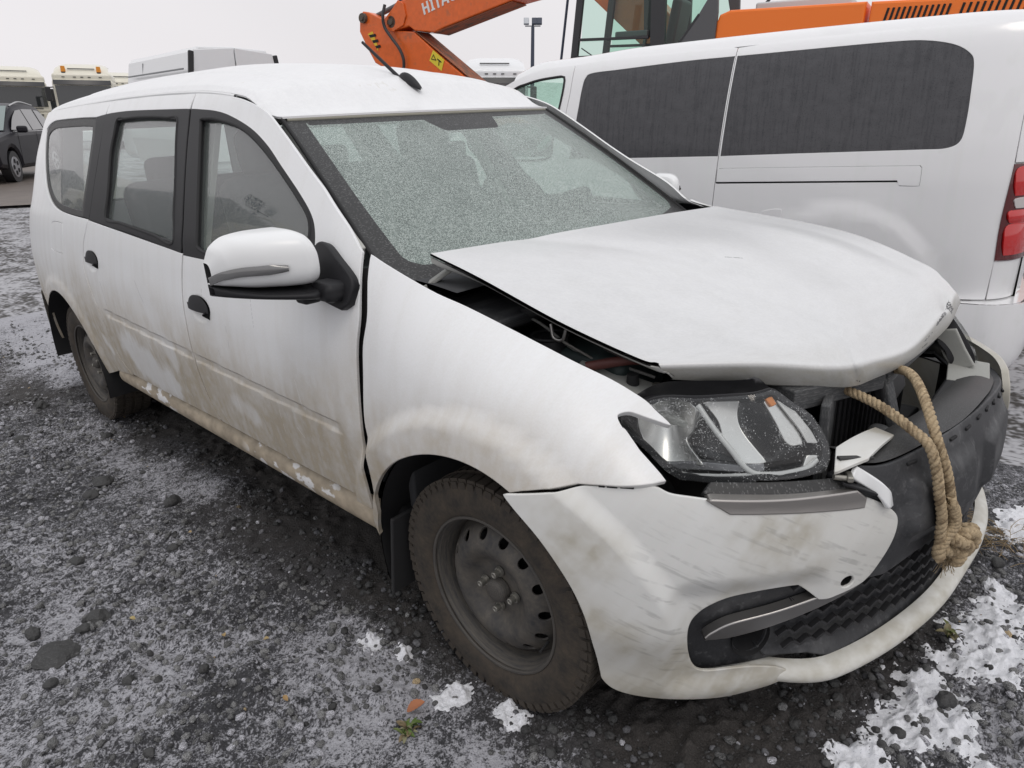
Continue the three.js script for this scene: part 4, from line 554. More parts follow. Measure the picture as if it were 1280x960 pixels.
  mesh('horn_bracket', [rbox(0.02, 0.16, 0.05, 0.005, 0.6, 0.68, 0.02, 0, 0, 0.3), rbox(0.05, 0.05, 0.05, 0.02, 0.6, 0.62, 0.08)], M.dullGrey, car);
  mesh('latch_plate', [rbox(0.03, 0.1, 0.14, 0.01, 0.58, 0.72, -0.02, 0.2, 0, 0.2)], M.bumperFoam, car);
  mesh('lamp_bracket', [plate([[0.575, 0.75], [0.63, 0.762], [0.66, 0.71], [0.69, 0.665], [0.64, 0.642], [0.61, 0.68]], 0.012, 0.004).translate(0, 0, -0.43)], M.inner, car, 'off white bracket bared beside the far lamp');
  mesh('shelf_plate', [rbox(0.1, 0.008, 0.16, 0.003, 0.68, 0.652, -0.4, 0.1, 0.2, -0.1)], M.inner, car);
  mesh('inner_wing', [rbox(0.3, 0.02, 0.12, 0.006, 0.215, 0.783, 0.535, 0.1, 0.3, -0.25)], M.inner, car); mesh('inner_wing', [rbox(0.5, 0.03, 0.08, 0.006, -0.1, 0.83, 0.62, 0, 0, -0.15)], M.grime, car);
  mesh('bonnet_hinge', [bar([-0.345, 0.972, 0.665], [-0.275, 1.035, 0.59], 0.035, 0.012)], M.inner, car);
  mesh('fluid_cap', [cyl([-0.06, 0.83, 0.5], [-0.06, 0.86, 0.5], 0.05, 0.045, 28), new THREE.TorusGeometry(0.045, 0.005, 6, 28).rotateX(PI / 2).translate(-0.06, 0.862, 0.5)], M.bumperFoam, car);
  mesh('air_box', [rbox(0.24, 0.12, 0.2, 0.03, 0.05, 0.78, 0.42)], mat([0.03, 0.045, 0.045], 0.6), car);
  mesh('cable', [tube([[-0.2, 0.93, 0.55], [-0.08, 0.9, 0.52], [0.02, 0.84, 0.5], [0.12, 0.83, 0.5], [0.22, 0.8, 0.46]], 0.004, 40, 6)], mat([0.2, 0.2, 0.19], 0.5), car); mesh('cable', [tube([[0.02, 0.87, 0.54], [0.1, 0.82, 0.5], [0.2, 0.78, 0.48], [0.3, 0.75, 0.5]], 0.003, 40, 6)], mat([0.25, 0.24, 0.22], 0.5), car);
  mesh('pipe', [tube([[0.08, 0.85, 0.44], [0.13, 0.87, 0.5], [0.2, 0.86, 0.5], [0.25, 0.84, 0.44]], 0.018, 30, 8)], mat([0.07, 0.06, 0.06], 0.35), car);
  mesh('rubber_stop', [cyl([0.197, 0.795, 0.515], [0.197, 0.82, 0.515], 0.015, 0.013, 14)], M.dark, car);
  mesh('lamp_bolt', [cyl([0.245, 0.79, 0.49], [0.245, 0.8, 0.49], 0.012, 0.011, 6)], M.steel, car);
  mesh('engine', [rbox(0.5, 0.25, 0.7, 0.05, 0.1, 0.66, -0.1), rbox(0.2, 0.12, 0.22, 0.03, -0.14, 0.78, 0.42), rbox(0.04, 0.4, 0.66, 0.01, 0.4, 0.56, 0), rbox(0.9, 0.03, 1.1, 0.01, 0.1, 0.45, 0)], M.bumperFoam, car);
  mesh('engine_hose', [tube([[-0.15, 0.9, 0.55], [-0.05, 0.93, 0.5], [0.05, 0.88, 0.42], [0.15, 0.83, 0.4], [0.3, 0.8, 0.42]], 0.016, 40, 8)], M.cleanRubber, car);
  mesh('engine_hose', [tube([[0.1, 0.83, 0.56], [0.18, 0.845, 0.5], [0.22, 0.82, 0.4]], 0.012, 30, 8)], mat([0.1, 0.03, 0.025], 0.6), car);
  mesh('crash_beam', [bar([0.6, 0.58, 0.36], [0.68, 0.58, 0], 0.05, 0.1, 0.01), bar([0.68, 0.6, 0], [0.66, 0.6, -0.45], 0.05, 0.1, 0.01)], M.bumperFoam, car);
}
lean(car);
// ---------- the white passenger van standing behind ----------
// the van's flank: s forward along it from the rear window's lower corner, y up, w out of its left side
const vanProfile = curve([[-0.2, -0.03], [0.2, 0.0], [0.6, 0.02], [0.9, 0.014], [1.1, 0], [1.3, -0.035], [1.5, -0.085], [1.62, -0.125], [1.68, -0.16], [1.73, -0.22]]);
const vanTaper = curve([[-0.46, 0.3], [-0.43, 0.2], [-0.38, 0.11], [-0.3, 0.045], [-0.2, 0.016], [-0.05, 0.002], [0.2, 0], [2.0, 0], [2.6, 0.03], [3.4, 0.12], [4.2, 0.3]]);
const VD = [-0.97515, 0.22155], VP0 = [0.073, 0, -2.46];
const vanW = (s, y) => vanProfile(y) - vanTaper(s) - 0.022 * Math.exp(-(((Math.hypot(s - 0.5, (y - 0.25) * 1.0) - 0.52) / 0.035) ** 2)) * sstep(0.3, 0.6, y) * 0 + 0.014 * (1 - sstep(0.47, 0.57, Math.hypot(s - 0.45, y - 0.3)));
const van = thing('passenger_van', 'white passenger van with dark tinted windows and red tail lamp beside the crashed car', 'van');
{
  const vS = (s, y) => [s, y, -vanW(s, y)], vo = { h: 0.05, flip: true, depth: 0.008, bevel: 0.0015 };
  const vanTex = tex(1024, 512, (u, v, o) => { const x = u * 5, y = v * 2.2, n = fbm(x * 3, y * 2, 131), st = fbm(x * 22, y * 1.2, 133, 3), r = sstep(0.8, 1.0, y) * 0; const m = 0.03 + 0.07 * sstep(0.5, 0.8, st) * (0.4 + n) + 0.1 * sstep(0.62, 0.75, fbm(x * 9, y * 5, 137)) ; for (let k = 0; k < 3; k++) o[k] = lerp([0.82, 0.825, 0.83][k], [0.47, 0.44, 0.39][k], clamp(m, 0, 0.6) * 0.6); });
  const vp = mat(0xffffff, 0.28, 0, { map: scaled(vanTex, 1 / 5, 1 / 2.2, 0.15, 0.2), clearcoat: 0.8, clearcoatRoughness: 0.1 });
  const tintTex = tex(1024, 512, (u, v, o) => { const st = fbm(u * 150, v * 4, 141, 3), f = hash2(u * 1024, v * 512, 143), run = sstep(0.5, 0.72, st), dr = dropAt(u * 170, v * 85, 145), top = fbm(u * 30, v * 20, 147); const w = clamp(0.6 - 0.14 * run + 0.2 * (f - 0.5) - 0.38 * dr + 0.25 * (top - 0.5), 0, 1); o[0] = lerp(0.022, 0.118, w); o[1] = lerp(0.023, 0.117, w); o[2] = lerp(0.027, 0.124, w); }, { repeat: true });
  const tint = mat(0xffffff, 0.25, 0, { map: scaled(tintTex, 1 / 1.3, 1 / 0.6, 0.1, -1.1 / 0.6), specularIntensity: 0.5 });
  const tint2 = mat(0xffffff, 0.25, 0, { map: scaled(tintTex, 1 / 1.3, 1 / 0.6, 0.45, -1.1 / 0.6), specularIntensity: 0.5 });
  const rearWin = loop([[1.096, 1.641, 1], [0.656, 1.643], [0.297, 1.643], [0.147, 1.633], [0.026, 1.603], [-0.045, 1.558], [-0.069, 1.509], [-0.076, 1.385], [-0.078, 1.247], [-0.066, 1.149], [-0.008, 1.115], [0.1, 1.111, 1], [0.74, 1.105, 1], [1.128, 1.1, 1], [1.113, 1.38]]);
  const slideWin = loop([[1.108, 1.641, 1], [1.4, 1.639], [1.831, 1.624, 1], [2.0, 1.617], [2.045, 1.59], [2.062, 1.52], [2.075, 1.4], [2.1, 1.2], [2.12, 1.103, 1], [1.6, 1.1, 1], [1.141, 1.1, 1], [1.125, 1.38]]);
  const slideOut = loop([[1.104, 1.683, 1], [1.13, 1.69, 1], [1.7, 1.695], [2.128, 1.672, 1], [2.14, 1.5], [2.165, 1.327], [2.2, 1.0], [2.2, 0.4], [2.18, 0.05, 1], [1.16, 0.05, 1], [1.162, 0.7], [1.155, 0.88], [1.141, 1.1], [1.122, 1.38]]);
  const railPts = [[1.147, 0.944, 1], [0.186, 0.95, 1], [0.176, 0.931, 1], [0.095, 0.93], [0.082, 0.943], [0.083, 1.025, 1], [0.093, 1.036, 1], [0.7, 1.036], [1.14, 1.034, 1]];
  const rearOut = loop([[1.098, 1.683, 1], [1.116, 1.38], [1.135, 1.1], [1.149, 0.88], [1.156, 0.7], [1.154, 0.05, 1], [1.03, 0.05, 1], ...Array.from({ length: 15 }, (_, i) => { const a = i / 14 * PI; return [0.55 + 0.42 * Math.cos(a), 0.22 + 0.4 * Math.sin(a), i === 0 || i === 14 ? 1 : 0]; }), [0.12, 0.345, 1], [-0.298, 0.345, 1], [-0.304, 0.56, 1], [-0.309, 1.027], [-0.312, 1.3], [-0.335, 1.5], [-0.36, 1.69, 1], [0.4, 1.70], [0.8, 1.698]]);
  mesh('rear_side_panel', panel(rearOut, [rearWin, loop(railPts)], vS, vo), vp, van);
  mesh('slide_rail_cover', panel(loop([[1.14, 0.957, 1], [0.19, 0.962, 1], [0.178, 0.936, 1], [0.098, 0.934], [0.086, 0.945], [0.087, 1.022, 1], [0.097, 1.032, 1], [0.7, 1.032], [1.136, 1.03, 1]]), [], vS, { ...vo, off: 0.002 }), vp, van);
  mesh('seam_backing', panel(loop([[1.2, 0.06, 1], [1.21, 0.9, 1], [1.16, 1.68, 1], [1.06, 1.68, 1], [1.1, 1.38, 1], [1.1, 0.9, 1], [1.1, 0.06, 1]]), [], vS, { ...vo, off: -0.02, depth: 0 }), M.dark, van); mesh('rail_backing', panel(loop([[1.1, 0.92, 1], [0.06, 0.92, 1], [0.06, 1.045, 1], [1.1, 1.045, 1]]), [], vS, { ...vo, off: -0.016, depth: 0 }), M.dark, van);
  mesh('rear_pillar', panel(loop([[-0.316, 1.04, 1], [-0.318, 1.3], [-0.342, 1.5], [-0.366, 1.69, 1], [-0.46, 1.66, 1], [-0.47, 1.3], [-0.47, 1.04, 1]]), [], vS, vo), vp, van);
  mesh('slide_rail', [bar([1.14, 0.95, -vanW(1, 0.95) + 0.03], [0.18, 0.95, -vanW(0.2, 0.95) + 0.03], 0.02, 0.03)], M.dark, van);
  mesh('sliding_door', panel(slideOut, [slideWin], vS, vo), vp, van);
  mesh('window', panel(rearWin, [], vS, { ...vo, off: -0.003, depth: 0 }), tint, van); mesh('window', panel(slideWin, [], vS, { ...vo, off: -0.003, depth: 0 }), tint2, van);
  const fWin = loop([[2.62, 1.535], [2.5, 1.58], [2.368, 1.603], [2.225, 1.611, 1], [2.195, 1.6], [2.2, 1.493], [2.235, 1.3], [2.26, 1.12, 1], [2.9, 1.12, 1], [2.95, 1.3]]);
  const fOut = loop([[2.134, 1.672, 1], [2.388, 1.665], [2.5, 1.638], [2.62, 1.598], [2.75, 1.53], [3.1, 1.27], [3.3, 1.1, 1], [3.35, 0.6], [3.3, 0.05, 1], [2.186, 0.05, 1], [2.206, 0.4], [2.206, 1.0], [2.171, 1.327], [2.146, 1.5]]);
  mesh('front_door', panel(fOut, [fWin], vS, vo), vp, van);
  mesh('window', panel(fWin, [], vS, { ...vo, off: -0.008, depth: 0 }), mat([0.68, 0.88, 0.79], 0.02, 0, { transmission: 0.97, thickness: 0 }), van);
  mesh('window_seal', [tube(fWin.filter((_, i) => i % 3 === 0).map(([s, y]) => [s, y, -vanW(s, y) + 0.002]), 0.009, 90, 6, true)], M.cleanRubber, van);
  mesh('sun_badge', [rbox(0.03, 0.06, 0.004, 0.002, 2.27, 1.37, 0.08)], mat([0.6, 0.55, 0.05], 0.5), van);
  mesh('seat', [rbox(0.13, 0.2, 0.28, 0.05, 2.25, 1.5, 0.45), rbox(0.16, 0.6, 0.5, 0.06, 2.25, 1.1, 0.45)], M.cloth, van);
  const roofV = (u, v) => { const s = lerp(-0.5, 2.6, u), a = v, e = curve([[-0.5, 1.6], [-0.42, 1.66], [-0.3, 1.687], [0, 1.7], [0.8, 1.705], [1.7, 1.698], [2.13, 1.675], [2.39, 1.67], [2.6, 1.61], [2.75, 1.535], [3.1, 1.275], [3.4, 1.05]])(s), w0 = vanW(s, e - 0.012), z0 = -w0 + 0.004, z1 = 1.62 + w0; const y = e - 0.014 + 0.075 * Math.sin(PI * clamp(a * 5, 0, 0.5)) * 0.75 + 0.03 * Math.sin(PI * a); return [s, y, lerp(z0, z1, a * a * (3 - 2 * a) * 0.3 + a * 0.7)]; };
  mesh('roof', sheet(roofV, 90, 50, { thick: 0.01, flip: true }), vp, van);
  mesh('windscreen', sheet((u, v) => { const e = curve([[2.6, 1.61], [2.75, 1.535], [3.1, 1.275], [3.4, 1.05]]), s = lerp(2.6, 3.35, u), z0 = -vanW(s, e(s)); return [s, e(s), lerp(z0 + 0.05, 1.62 - z0 - 0.05, v)]; }, 10, 10), mat([0.7, 0.85, 0.78], 0.03, 0, { transmission: 1, thickness: 0 }), van);
  mesh('far_side', [rbox(2.5, 0.75, 0.04, 0.02, 0.8, 0.7, 1.68), bar([2.15, 1.0, 1.66], [2.1, 1.65, 1.58], 0.1, 0.04), bar([3.2, 1.1, 1.62], [2.5, 1.6, 1.5], 0.08, 0.05), rbox(1.3, 0.6, 0.04, 0.02, 1.4, 1.36, 1.64)], M.flankClean, van);
  mesh('bulkhead', [rbox(0.03, 1.3, 1.2, 0.01, 1.9, 0.9, 0.85)], M.cloth, van);
  mesh('fuel_flap', panel(loop([[0.874, 0.77, 1], [0.858, 0.79], [0.808, 0.801], [0.77, 0.803], [0.757, 0.79], [0.757, 0.68, 1], [0.87, 0.68, 1]]), [], vS, { ...vo, off: 0.004, h: 0.02 }), vp, van);
  mesh('rear_end', sheet((u, v) => { const s = u * 2 - 1, y = lerp(0.33, 1.7, v); return [-0.46 + 0.06 * sstep(0.6, 1, v) + 0.02 * Math.abs(s) ** 6, y, 0.81 + s * 0.62]; }, 20, 16, { thick: 0.02 }), vp, van);
  mesh('rear_corner', panel(loop([[-0.307, 0.345, 1], [-0.307, 0.545, 1], [-0.47, 0.545, 1], [-0.47, 0.345, 1]]), [], vS, { ...vo, h: 0.02 }), vp, van);
  // tail lamp
  const tl = new THREE.Group(); tl.name = 'tail_lamp'; van.add(tl);
  const red = mat([0.55, 0.012, 0.012], 0.08, 0, { clearcoat: 1 }), deep = mat([0.09, 0.004, 0.006], 0.15, 0, { clearcoat: 1 });
  mesh('lamp_edge', panel(loop([[-0.312, 1.03, 1], [-0.3, 0.75], [-0.306, 0.555, 1], [-0.46, 0.55, 1], [-0.46, 1.03, 1]]), [], vS, { ...vo, h: 0.015, off: 0.006 }), deep, tl);
  for (const [y0, y1] of [[0.88, 1.015], [0.745, 0.805], [0.58, 0.735]]) mesh('lamp_cell', panel(loop([[-0.334, y1], [-0.326, (y0 + y1) / 2], [-0.336, y0, 1], [-0.455, y0, 1], [-0.455, y1, 1]]), [], (s, y) => { const p = vS(s, y); p[2] -= 0.01 * Math.sin(PI * clamp((y - y0) / (y1 - y0), 0, 1)); return p; }, { ...vo, h: 0.012, off: 0.009 }), red, tl);
  mesh('reverse_lamp', panel(loop([[-0.345, 0.865], [-0.34, 0.84], [-0.348, 0.818, 1], [-0.455, 0.815, 1], [-0.455, 0.868, 1]]), [], vS, { ...vo, h: 0.012, off: 0.012 }), mat([0.6, 0.56, 0.55], 0.15, 0.1), tl);
  mesh('rear_bumper', sheet((u, v) => { const a = lerp(-0.1, 2.2, u), y = lerp(-0.03, 0.336, v), r = 0.012 * Math.sin(v * PI) + 0.03 * (1 - (1 - v) ** 8) ; const e = curve([[-0.1, -0.15], [0.5, -0.3], [1, -0.44], [1.5, -0.5], [2.2, -0.52]])(a), z = curve([[-0.1, -0.03], [0.5, -0.025], [1, 0.06], [1.5, 0.3], [2.2, 1.0]])(a); return [e - r * sstep(0.6, 1.4, a), y, z - r * sstep(1.4, 0.6, a)]; }, 40, 14, { thick: 0.01, flip: true }), vp, van);
  mesh('bumper_top', sheet((u, v) => { const a = lerp(-0.1, 2.2, u), e = curve([[-0.1, -0.15], [0.5, -0.3], [1, -0.44], [1.5, -0.5], [2.2, -0.52]])(a), z = curve([[-0.1, -0.03], [0.5, -0.025], [1, 0.06], [1.5, 0.3], [2.2, 1.0]])(a); return [lerp(e, -0.2, v) , 0.337, lerp(z - 0.02, Math.max(z, 0.2) + 0.05, v)]; }, 30, 3), vp, van);
  const vw = (s, z) => { const w = new THREE.Group(); w.name = 'wheel'; w.position.set(s, 0.08, z); van.add(w); mesh('tyre', [new THREE.TorusGeometry(0.255, 0.085, 14, 48), cyl([0, 0, -0.1], [0, 0, 0.1], 0.3, 0.3, 40)], M.cleanRubber, w); mesh('rim', [cyl([0, 0, -0.105], [0, 0, 0.105], 0.2, 0.2, 32)], M.rim, w); };
  vw(0.55, 0.1); vw(0.55, 1.5); vw(3.4, 0.15); vw(3.4, 1.45);
  mesh('underbody', [rbox(3.6, 0.3, 1.45, 0.05, 1.5, 0.12, 0.85), rbox(2.1, 0.9, 0.03, 0.01, 0.8, 0.6, 0.2)], M.dark, van);
  mesh('front_end', sheet((u, v) => { const s = u * 2 - 1; return [4.1 + 0.2 * Math.cos(s * 1.4) - 0.9 * v * v, lerp(0, 1.1, v), 0.81 + s * 0.86]; }, 16, 8, { thick: 0.02 }), vp, van);
}
van.applyMatrix4(new THREE.Matrix4().makeBasis(V3(VD[0], 0, VD[1]), V3(0, 1, 0), V3(-VD[1], 0, VD[0])).setPosition(VP0[0], 0, VP0[2])); lean(van);
// ---------- the orange excavator behind the van ----------
const paintTex = (a, b, c) => tex(512, 512, (u, v, o) => { const n = n8(u, v), f = n40(u, v), w = sstep(0.55, 0.75, n * 0.6 + f * 0.4); for (let k = 0; k < 3; k++) o[k] = lerp([a, b, c][k] * (0.85 + 0.3 * f), [0.2, 0.09, 0.045][k], w * 0.5); }, { repeat: true });
const excavator = thing('excavator', 'orange tracked excavator with a dark glazed cab and folded arm behind the white van', 'excavator');
{
  const orange = mat(0xffffff, 0.45, 0, { map: scaled(paintTex(0.75, 0.13, 0.012), 0.4, 0.4), clearcoat: 0.3 }), bright = mat([0.95, 0.2, 0.012], 0.45, 0, { clearcoat: 0.15 });
  const rusty = mat(0xffffff, 0.8, 0, { map: scaled(tex(512, 512, (u, v, o) => { const n = n8(u, v), f = n40(u, v), w = sstep(0.4, 0.65, n * 0.5 + f * 0.5); for (let k = 0; k < 3; k++) o[k] = lerp([0.42, 0.13, 0.06][k], [0.16, 0.1, 0.07][k], w); }, { repeat: true }), 0.6, 0.6) });
  const dk = mat([0.035, 0.035, 0.038], 0.5), grey = mat([0.1, 0.1, 0.105], 0.5), cabGlass = mat([0.66, 0.84, 0.76], 0.015, 0, { transmission: 1, thickness: 0 });
  const at = (g, z) => g.translate(0, 0, z);   // local frame: x along the machine towards its nose, y up, z towards the near side
  // upper body
  mesh('engine_cover', [at(plate([[-1.0, 1.25], [-1.0, 2.5], [-1.04, 2.6], [-1.17, 2.645], [-2.74, 2.625], [-2.74, 1.25]], 0.75, 0.03), -0.75), at(plate([[-2.79, 1.25], [-2.79, 2.62], [-4.3, 2.585], [-4.9, 2.5], [-5.2, 2.1], [-5.2, 1.25]], 0.75, 0.03), -0.75)], bright, excavator);
  for (const [x0, x1, n] of [[-2.98, -3.59, 12], [-3.72, -4.3, 10]]) for (let i = 0; i < n; i++) { const x = lerp(x0, x1, i / (n - 1)); mesh('vent_slot', [bar([x, 2.54, 0.003], [x + 0.035, 2.36, 0.003], 0.012, 0.026, 0.004)], M.dark, excavator); }
  mesh('counterweight', [rbox(1.0, 1.1, 2.6, 0.2, -4.9, 1.7, -1.3)], orange, excavator);
  mesh('machine_deck', [rbox(5.0, 0.3, 2.7, 0.05, -2.2, 1.15, -1.3), at(plate([[-1.0, 1.25], [-1.0, 2.35], [-4.4, 2.35], [-4.4, 1.25]], 1.7, 0.03), -2.55)], orange, excavator);
  mesh('tool_box', [rbox(0.9, 0.12, 0.8, 0.02, 1.75, 2.13, -1.5), rbox(0.35, 0.16, 0.3, 0.03, 2.1, 2.12, -1.2)], orange, excavator);
  mesh('work_lamp', [rbox(0.14, 0.13, 0.16, 0.02, 2.12, 2.1, -1.0)], dk, excavator);
  mesh('hand_rail', [tube([[1.28, 3.2, -0.3], [1.41, 2.0, -0.3]], 0.02, 4, 8)], mat([0.03, 0.04, 0.07], 0.5), excavator);
  mesh('top_rail', [tube([[-1.3, 2.62, -1.2], [-1.35, 2.9, -1.2], [-2.3, 2.9, -1.2], [-2.3, 2.6, -1.2]], 0.022, 20, 8)], dk, excavator);
  mesh('top_panel', [rbox(1.2, 0.3, 0.8, 0.03, -1.85, 2.68, -1.3)], mat([0.6, 0.62, 0.63], 0.4), excavator);
  // cab
  const cab = new THREE.Group(); cab.name = 'cab'; excavator.add(cab);
  for (const z of [0, -1.05]) {
    mesh('cab_post', bar([0.93, 3.1, z], [1.03, 2.0, z], 0.06, 0.1), dk, cab); mesh('cab_post', bar([-0.2, 3.1, z], [-0.25, 2.0, z], 0.07, 0.2), dk, cab);
    mesh('cab_post', [at(plate([[-0.78, 3.1], [-0.87, 2.78], [-0.76, 2.6], [-0.5, 2.26], [-0.42, 2.0], [-1.0, 2.0], [-1.02, 2.63], [-0.98, 3.1]], 0.06, 0.01), z - 0.03)], grey, cab);
    mesh('cab_sill', [bar([1.0, 2.41, z], [-0.1, 2.39, z], 0.05, 0.035), bar([1.02, 2.05, z], [-1.0, 2.05, z], 0.06, 0.3), bar([-0.78, 2.62, z + 0.01], [-0.5, 2.24, z + 0.01], 0.05, 0.03)], dk, cab);
    mesh('cab_window', [at(new THREE.PlaneGeometry(0.98, 0.75), 0).translate(0.42, 2.75, z)], cabGlass, cab); mesh('cab_window', [new THREE.PlaneGeometry(0.55, 0.95).translate(-0.58, 2.68, z)], cabGlass, cab); mesh('cab_window', [new THREE.PlaneGeometry(1.0, 0.24).translate(0.45, 2.26, z)], cabGlass, cab);
  }
  mesh('cab_roof', [rbox(2.0, 0.12, 1.15, 0.05, 0.0, 3.75, -0.52)], dk, cab);
  mesh('operator_seat', [rbox(0.14, 0.7, 0.5, 0.06, -0.3, 2.55, -0.55, 0, 0, 0.15), rbox(0.5, 0.14, 0.5, 0.05, 0, 2.2, -0.55)], dk, cab);
  mesh('cab_post', bar([0.3, 3.1, -1.1], [0.45, 2.0, -1.1], 0.05, 0.05), dk, cab); mesh('cab_post', bar([0.05, 3.1, -0.3], [0.0, 2.42, -0.3], 0.05, 0.16), dk, cab);
  mesh('control_lever', [rbox(0.5, 0.08, 0.06, 0.02, 0.25, 2.47, -0.25)], grey, cab);
  mesh('wiper', [bar([0.7, 2.18, 0.02], [0.9, 2.3, 0.02], 0.012, 0.015)], dk, cab);
  // boom: from behind the cab up over and down to the front pin; the far leg shows through the cab glass
  const boom = mesh('boom', [at(plate([[5.49, 3.05], [5.43, 2.92], [5.3, 2.88], [4.94, 2.93], [4.81, 2.85], [4.37, 2.8], [4.17, 2.86], [2.75, 3.18], [1.9, 3.3], [1.3, 3.1], [0.2, 2.2], [-0.3, 1.6], [-0.7, 1.7], [-0.3, 2.5], [0.7, 3.4], [1.7, 3.95], [3.2, 3.75], [5.0, 3.37], [5.2, 3.33], [5.42, 3.12]], 0.5, 0.02), -1.6)], orange, excavator);
  mesh('boom_underside', [bar([4.4, 2.795, -1.35], [2.75, 3.165, -1.35], 0.46, 0.012)], rusty, boom);
  mesh('boom_plate', [at(plate([[5.5, 3.07], [5.46, 2.93], [5.3, 2.86], [5.05, 2.95], [4.98, 3.1], [5.02, 3.3], [5.15, 3.36], [5.3, 3.22]], 0.03, 0.008), -1.1)], orange, boom);
  const stick = mesh('stick', [at(plate([[6.14, 3.19], [6.05, 3.25], [5.93, 3.23], [5.61, 3.1], [5.41, 2.9], [4.86, 2.84], [4.3, 2.43], [3.55, 1.93], [2.6, 1.3], [2.9, 1.15], [4.27, 2.03], [5.17, 2.2], [5.61, 2.26], [5.83, 2.36], [5.99, 2.6], [6.17, 2.91]], 0.44, 0.02), -1.57)], orange, excavator);
  mesh('stick_top', [bar([4.84, 2.85, -1.35], [3.0, 1.6, -1.35], 0.43, 0.012)], rusty, stick);
  for (const [x, y, r] of [[6.03, 3.13, 0.085], [5.33, 3.02, 0.1]]) mesh('pivot_pin', [cyl([x, y, -1.66], [x, y, -1.07], r, r, 24), cyl([x, y, -1.08], [x, y, -1.04], r * 0.55, r * 0.5, 18)], mat([0.12, 0.1, 0.08], 0.6, 0.4), excavator);
  mesh('hydraulic_ram', [cyl([6.03, 3.15, -1.35], [4.6, 3.55, -1.35], 0.045, 0.045, 14), cyl([5.3, 3.42, -1.35], [2.6, 4.1, -1.35], 0.085, 0.085, 18)], grey, excavator);
  mesh('bucket', [at(plate([[2.7, 1.3], [3.1, 1.2], [3.3, 0.7], [3.0, 0.2], [2.4, 0.1], [2.0, 0.5], [2.2, 1.0]], 1.0, 0.02), -1.9)], dk, excavator);
  mesh('hose', [tube([[5.41, 3.3, -1.02], [5.44, 3.1, -0.98], [5.43, 2.94, -1.0], [5.3, 2.76, -1.02], [5.12, 2.55, -1.03], [5.06, 2.37, -1.05], [5.11, 2.15, -1.08]], 0.028, 50, 8)], dk, excavator);
  // markings
  const stripe = new THREE.Group(); stripe.name = 'warning_plate'; stick.add(stripe);
  mesh('plate_face', [at(plate([[5.96, 2.86], [5.84, 2.9], [5.72, 2.62], [5.73, 2.56]], 0.006, 0), -1.128)], mat([0.75, 0.5, 0.03], 0.5), stripe);
  for (let i = 0; i < 3; i++) { const y = 2.84 - i * 0.095, x = 5.93 - i * 0.07; mesh('plate_bar', [at(plate([[x, y], [x - 0.16 + i * 0.02, y + 0.015], [x - 0.18 + i * 0.02, y - 0.03], [x - 0.03, y - 0.045]], 0.004, 0), -1.121)], M.dark, stripe); }
  const lab = new THREE.Group(); lab.name = 'safety_label'; stick.add(lab);
  mesh('label_face', [at(plate([[4.43, 2.52], [4.185, 2.35], [4.255, 2.17], [4.52, 2.35]], 0.006, 0), -1.128)], mat([0.75, 0.6, 0.04], 0.5), lab);
  mesh('label_mark', [at(plate([[4.42, 2.45], [4.36, 2.34], [4.48, 2.37]], 0.004, 0, [[[4.42, 2.43], [4.465, 2.38], [4.385, 2.36]]]), -1.121), bar([4.34, 2.37, -1.12], [4.25, 2.31, -1.12], 0.004, 0.02, 0), bar([4.3, 2.34, -1.12], [4.31, 2.26, -1.12], 0.004, 0.018, 0)], M.dark, lab);
  mesh('track', [rbox(4.6, 0.85, 0.6, 0.4, -1.3, 0.45, -0.3), rbox(4.6, 0.85, 0.6, 0.4, -1.3, 0.45, -2.3)], dk, excavator);
  mesh('turntable', [cyl([-1.3, 0.6, -1.3], [-1.3, 1.05, -1.3], 0.9, 0.9, 32)], dk, excavator);
}
// the frame above runs leftwards; turn it into a right-handed one
excavator.traverse((o) => { if (!o.isMesh) return; const g = o.geometry; g.applyMatrix4(new THREE.Matrix4().makeScale(-1, 1, 1)); if (g.index) { const a = g.index.array; for (let i = 0; i < a.length; i += 3) { const t = a[i]; a[i] = a[i + 1]; a[i + 1] = t; } } else for (const k of ['position', 'normal', 'uv']) { const q = g.attributes[k]; if (!q) continue; const n = q.itemSize, a = q.array; for (let i = 0; i < q.count; i += 3) for (let c = 0; c < n; c++) { const t = a[i * n + c]; a[i * n + c] = a[(i + 1) * n + c]; a[(i + 1) * n + c] = t; } } });
const droid = await new FontLoader().loadAsync('fonts/droid/droid_sans_bold.typeface.json');
{ const o = mesh('lettering', new TextGeometry('HITACHI', { font: droid, size: 0.19, depth: 0.006, curveSegments: 4 }), mat([0.75, 0.75, 0.74], 0.5), excavator.getObjectByName('boom')); o.position.set(-4.6, 3.08, -1.098); o.rotation.z = 0.27; }
excavator.applyMatrix4(new THREE.Matrix4().makeBasis(V3(0.97515, 0, -0.22155), V3(0, 1, 0), V3(0.22155, 0, 0.97515)).setPosition(-5.04, 0, -6.95));
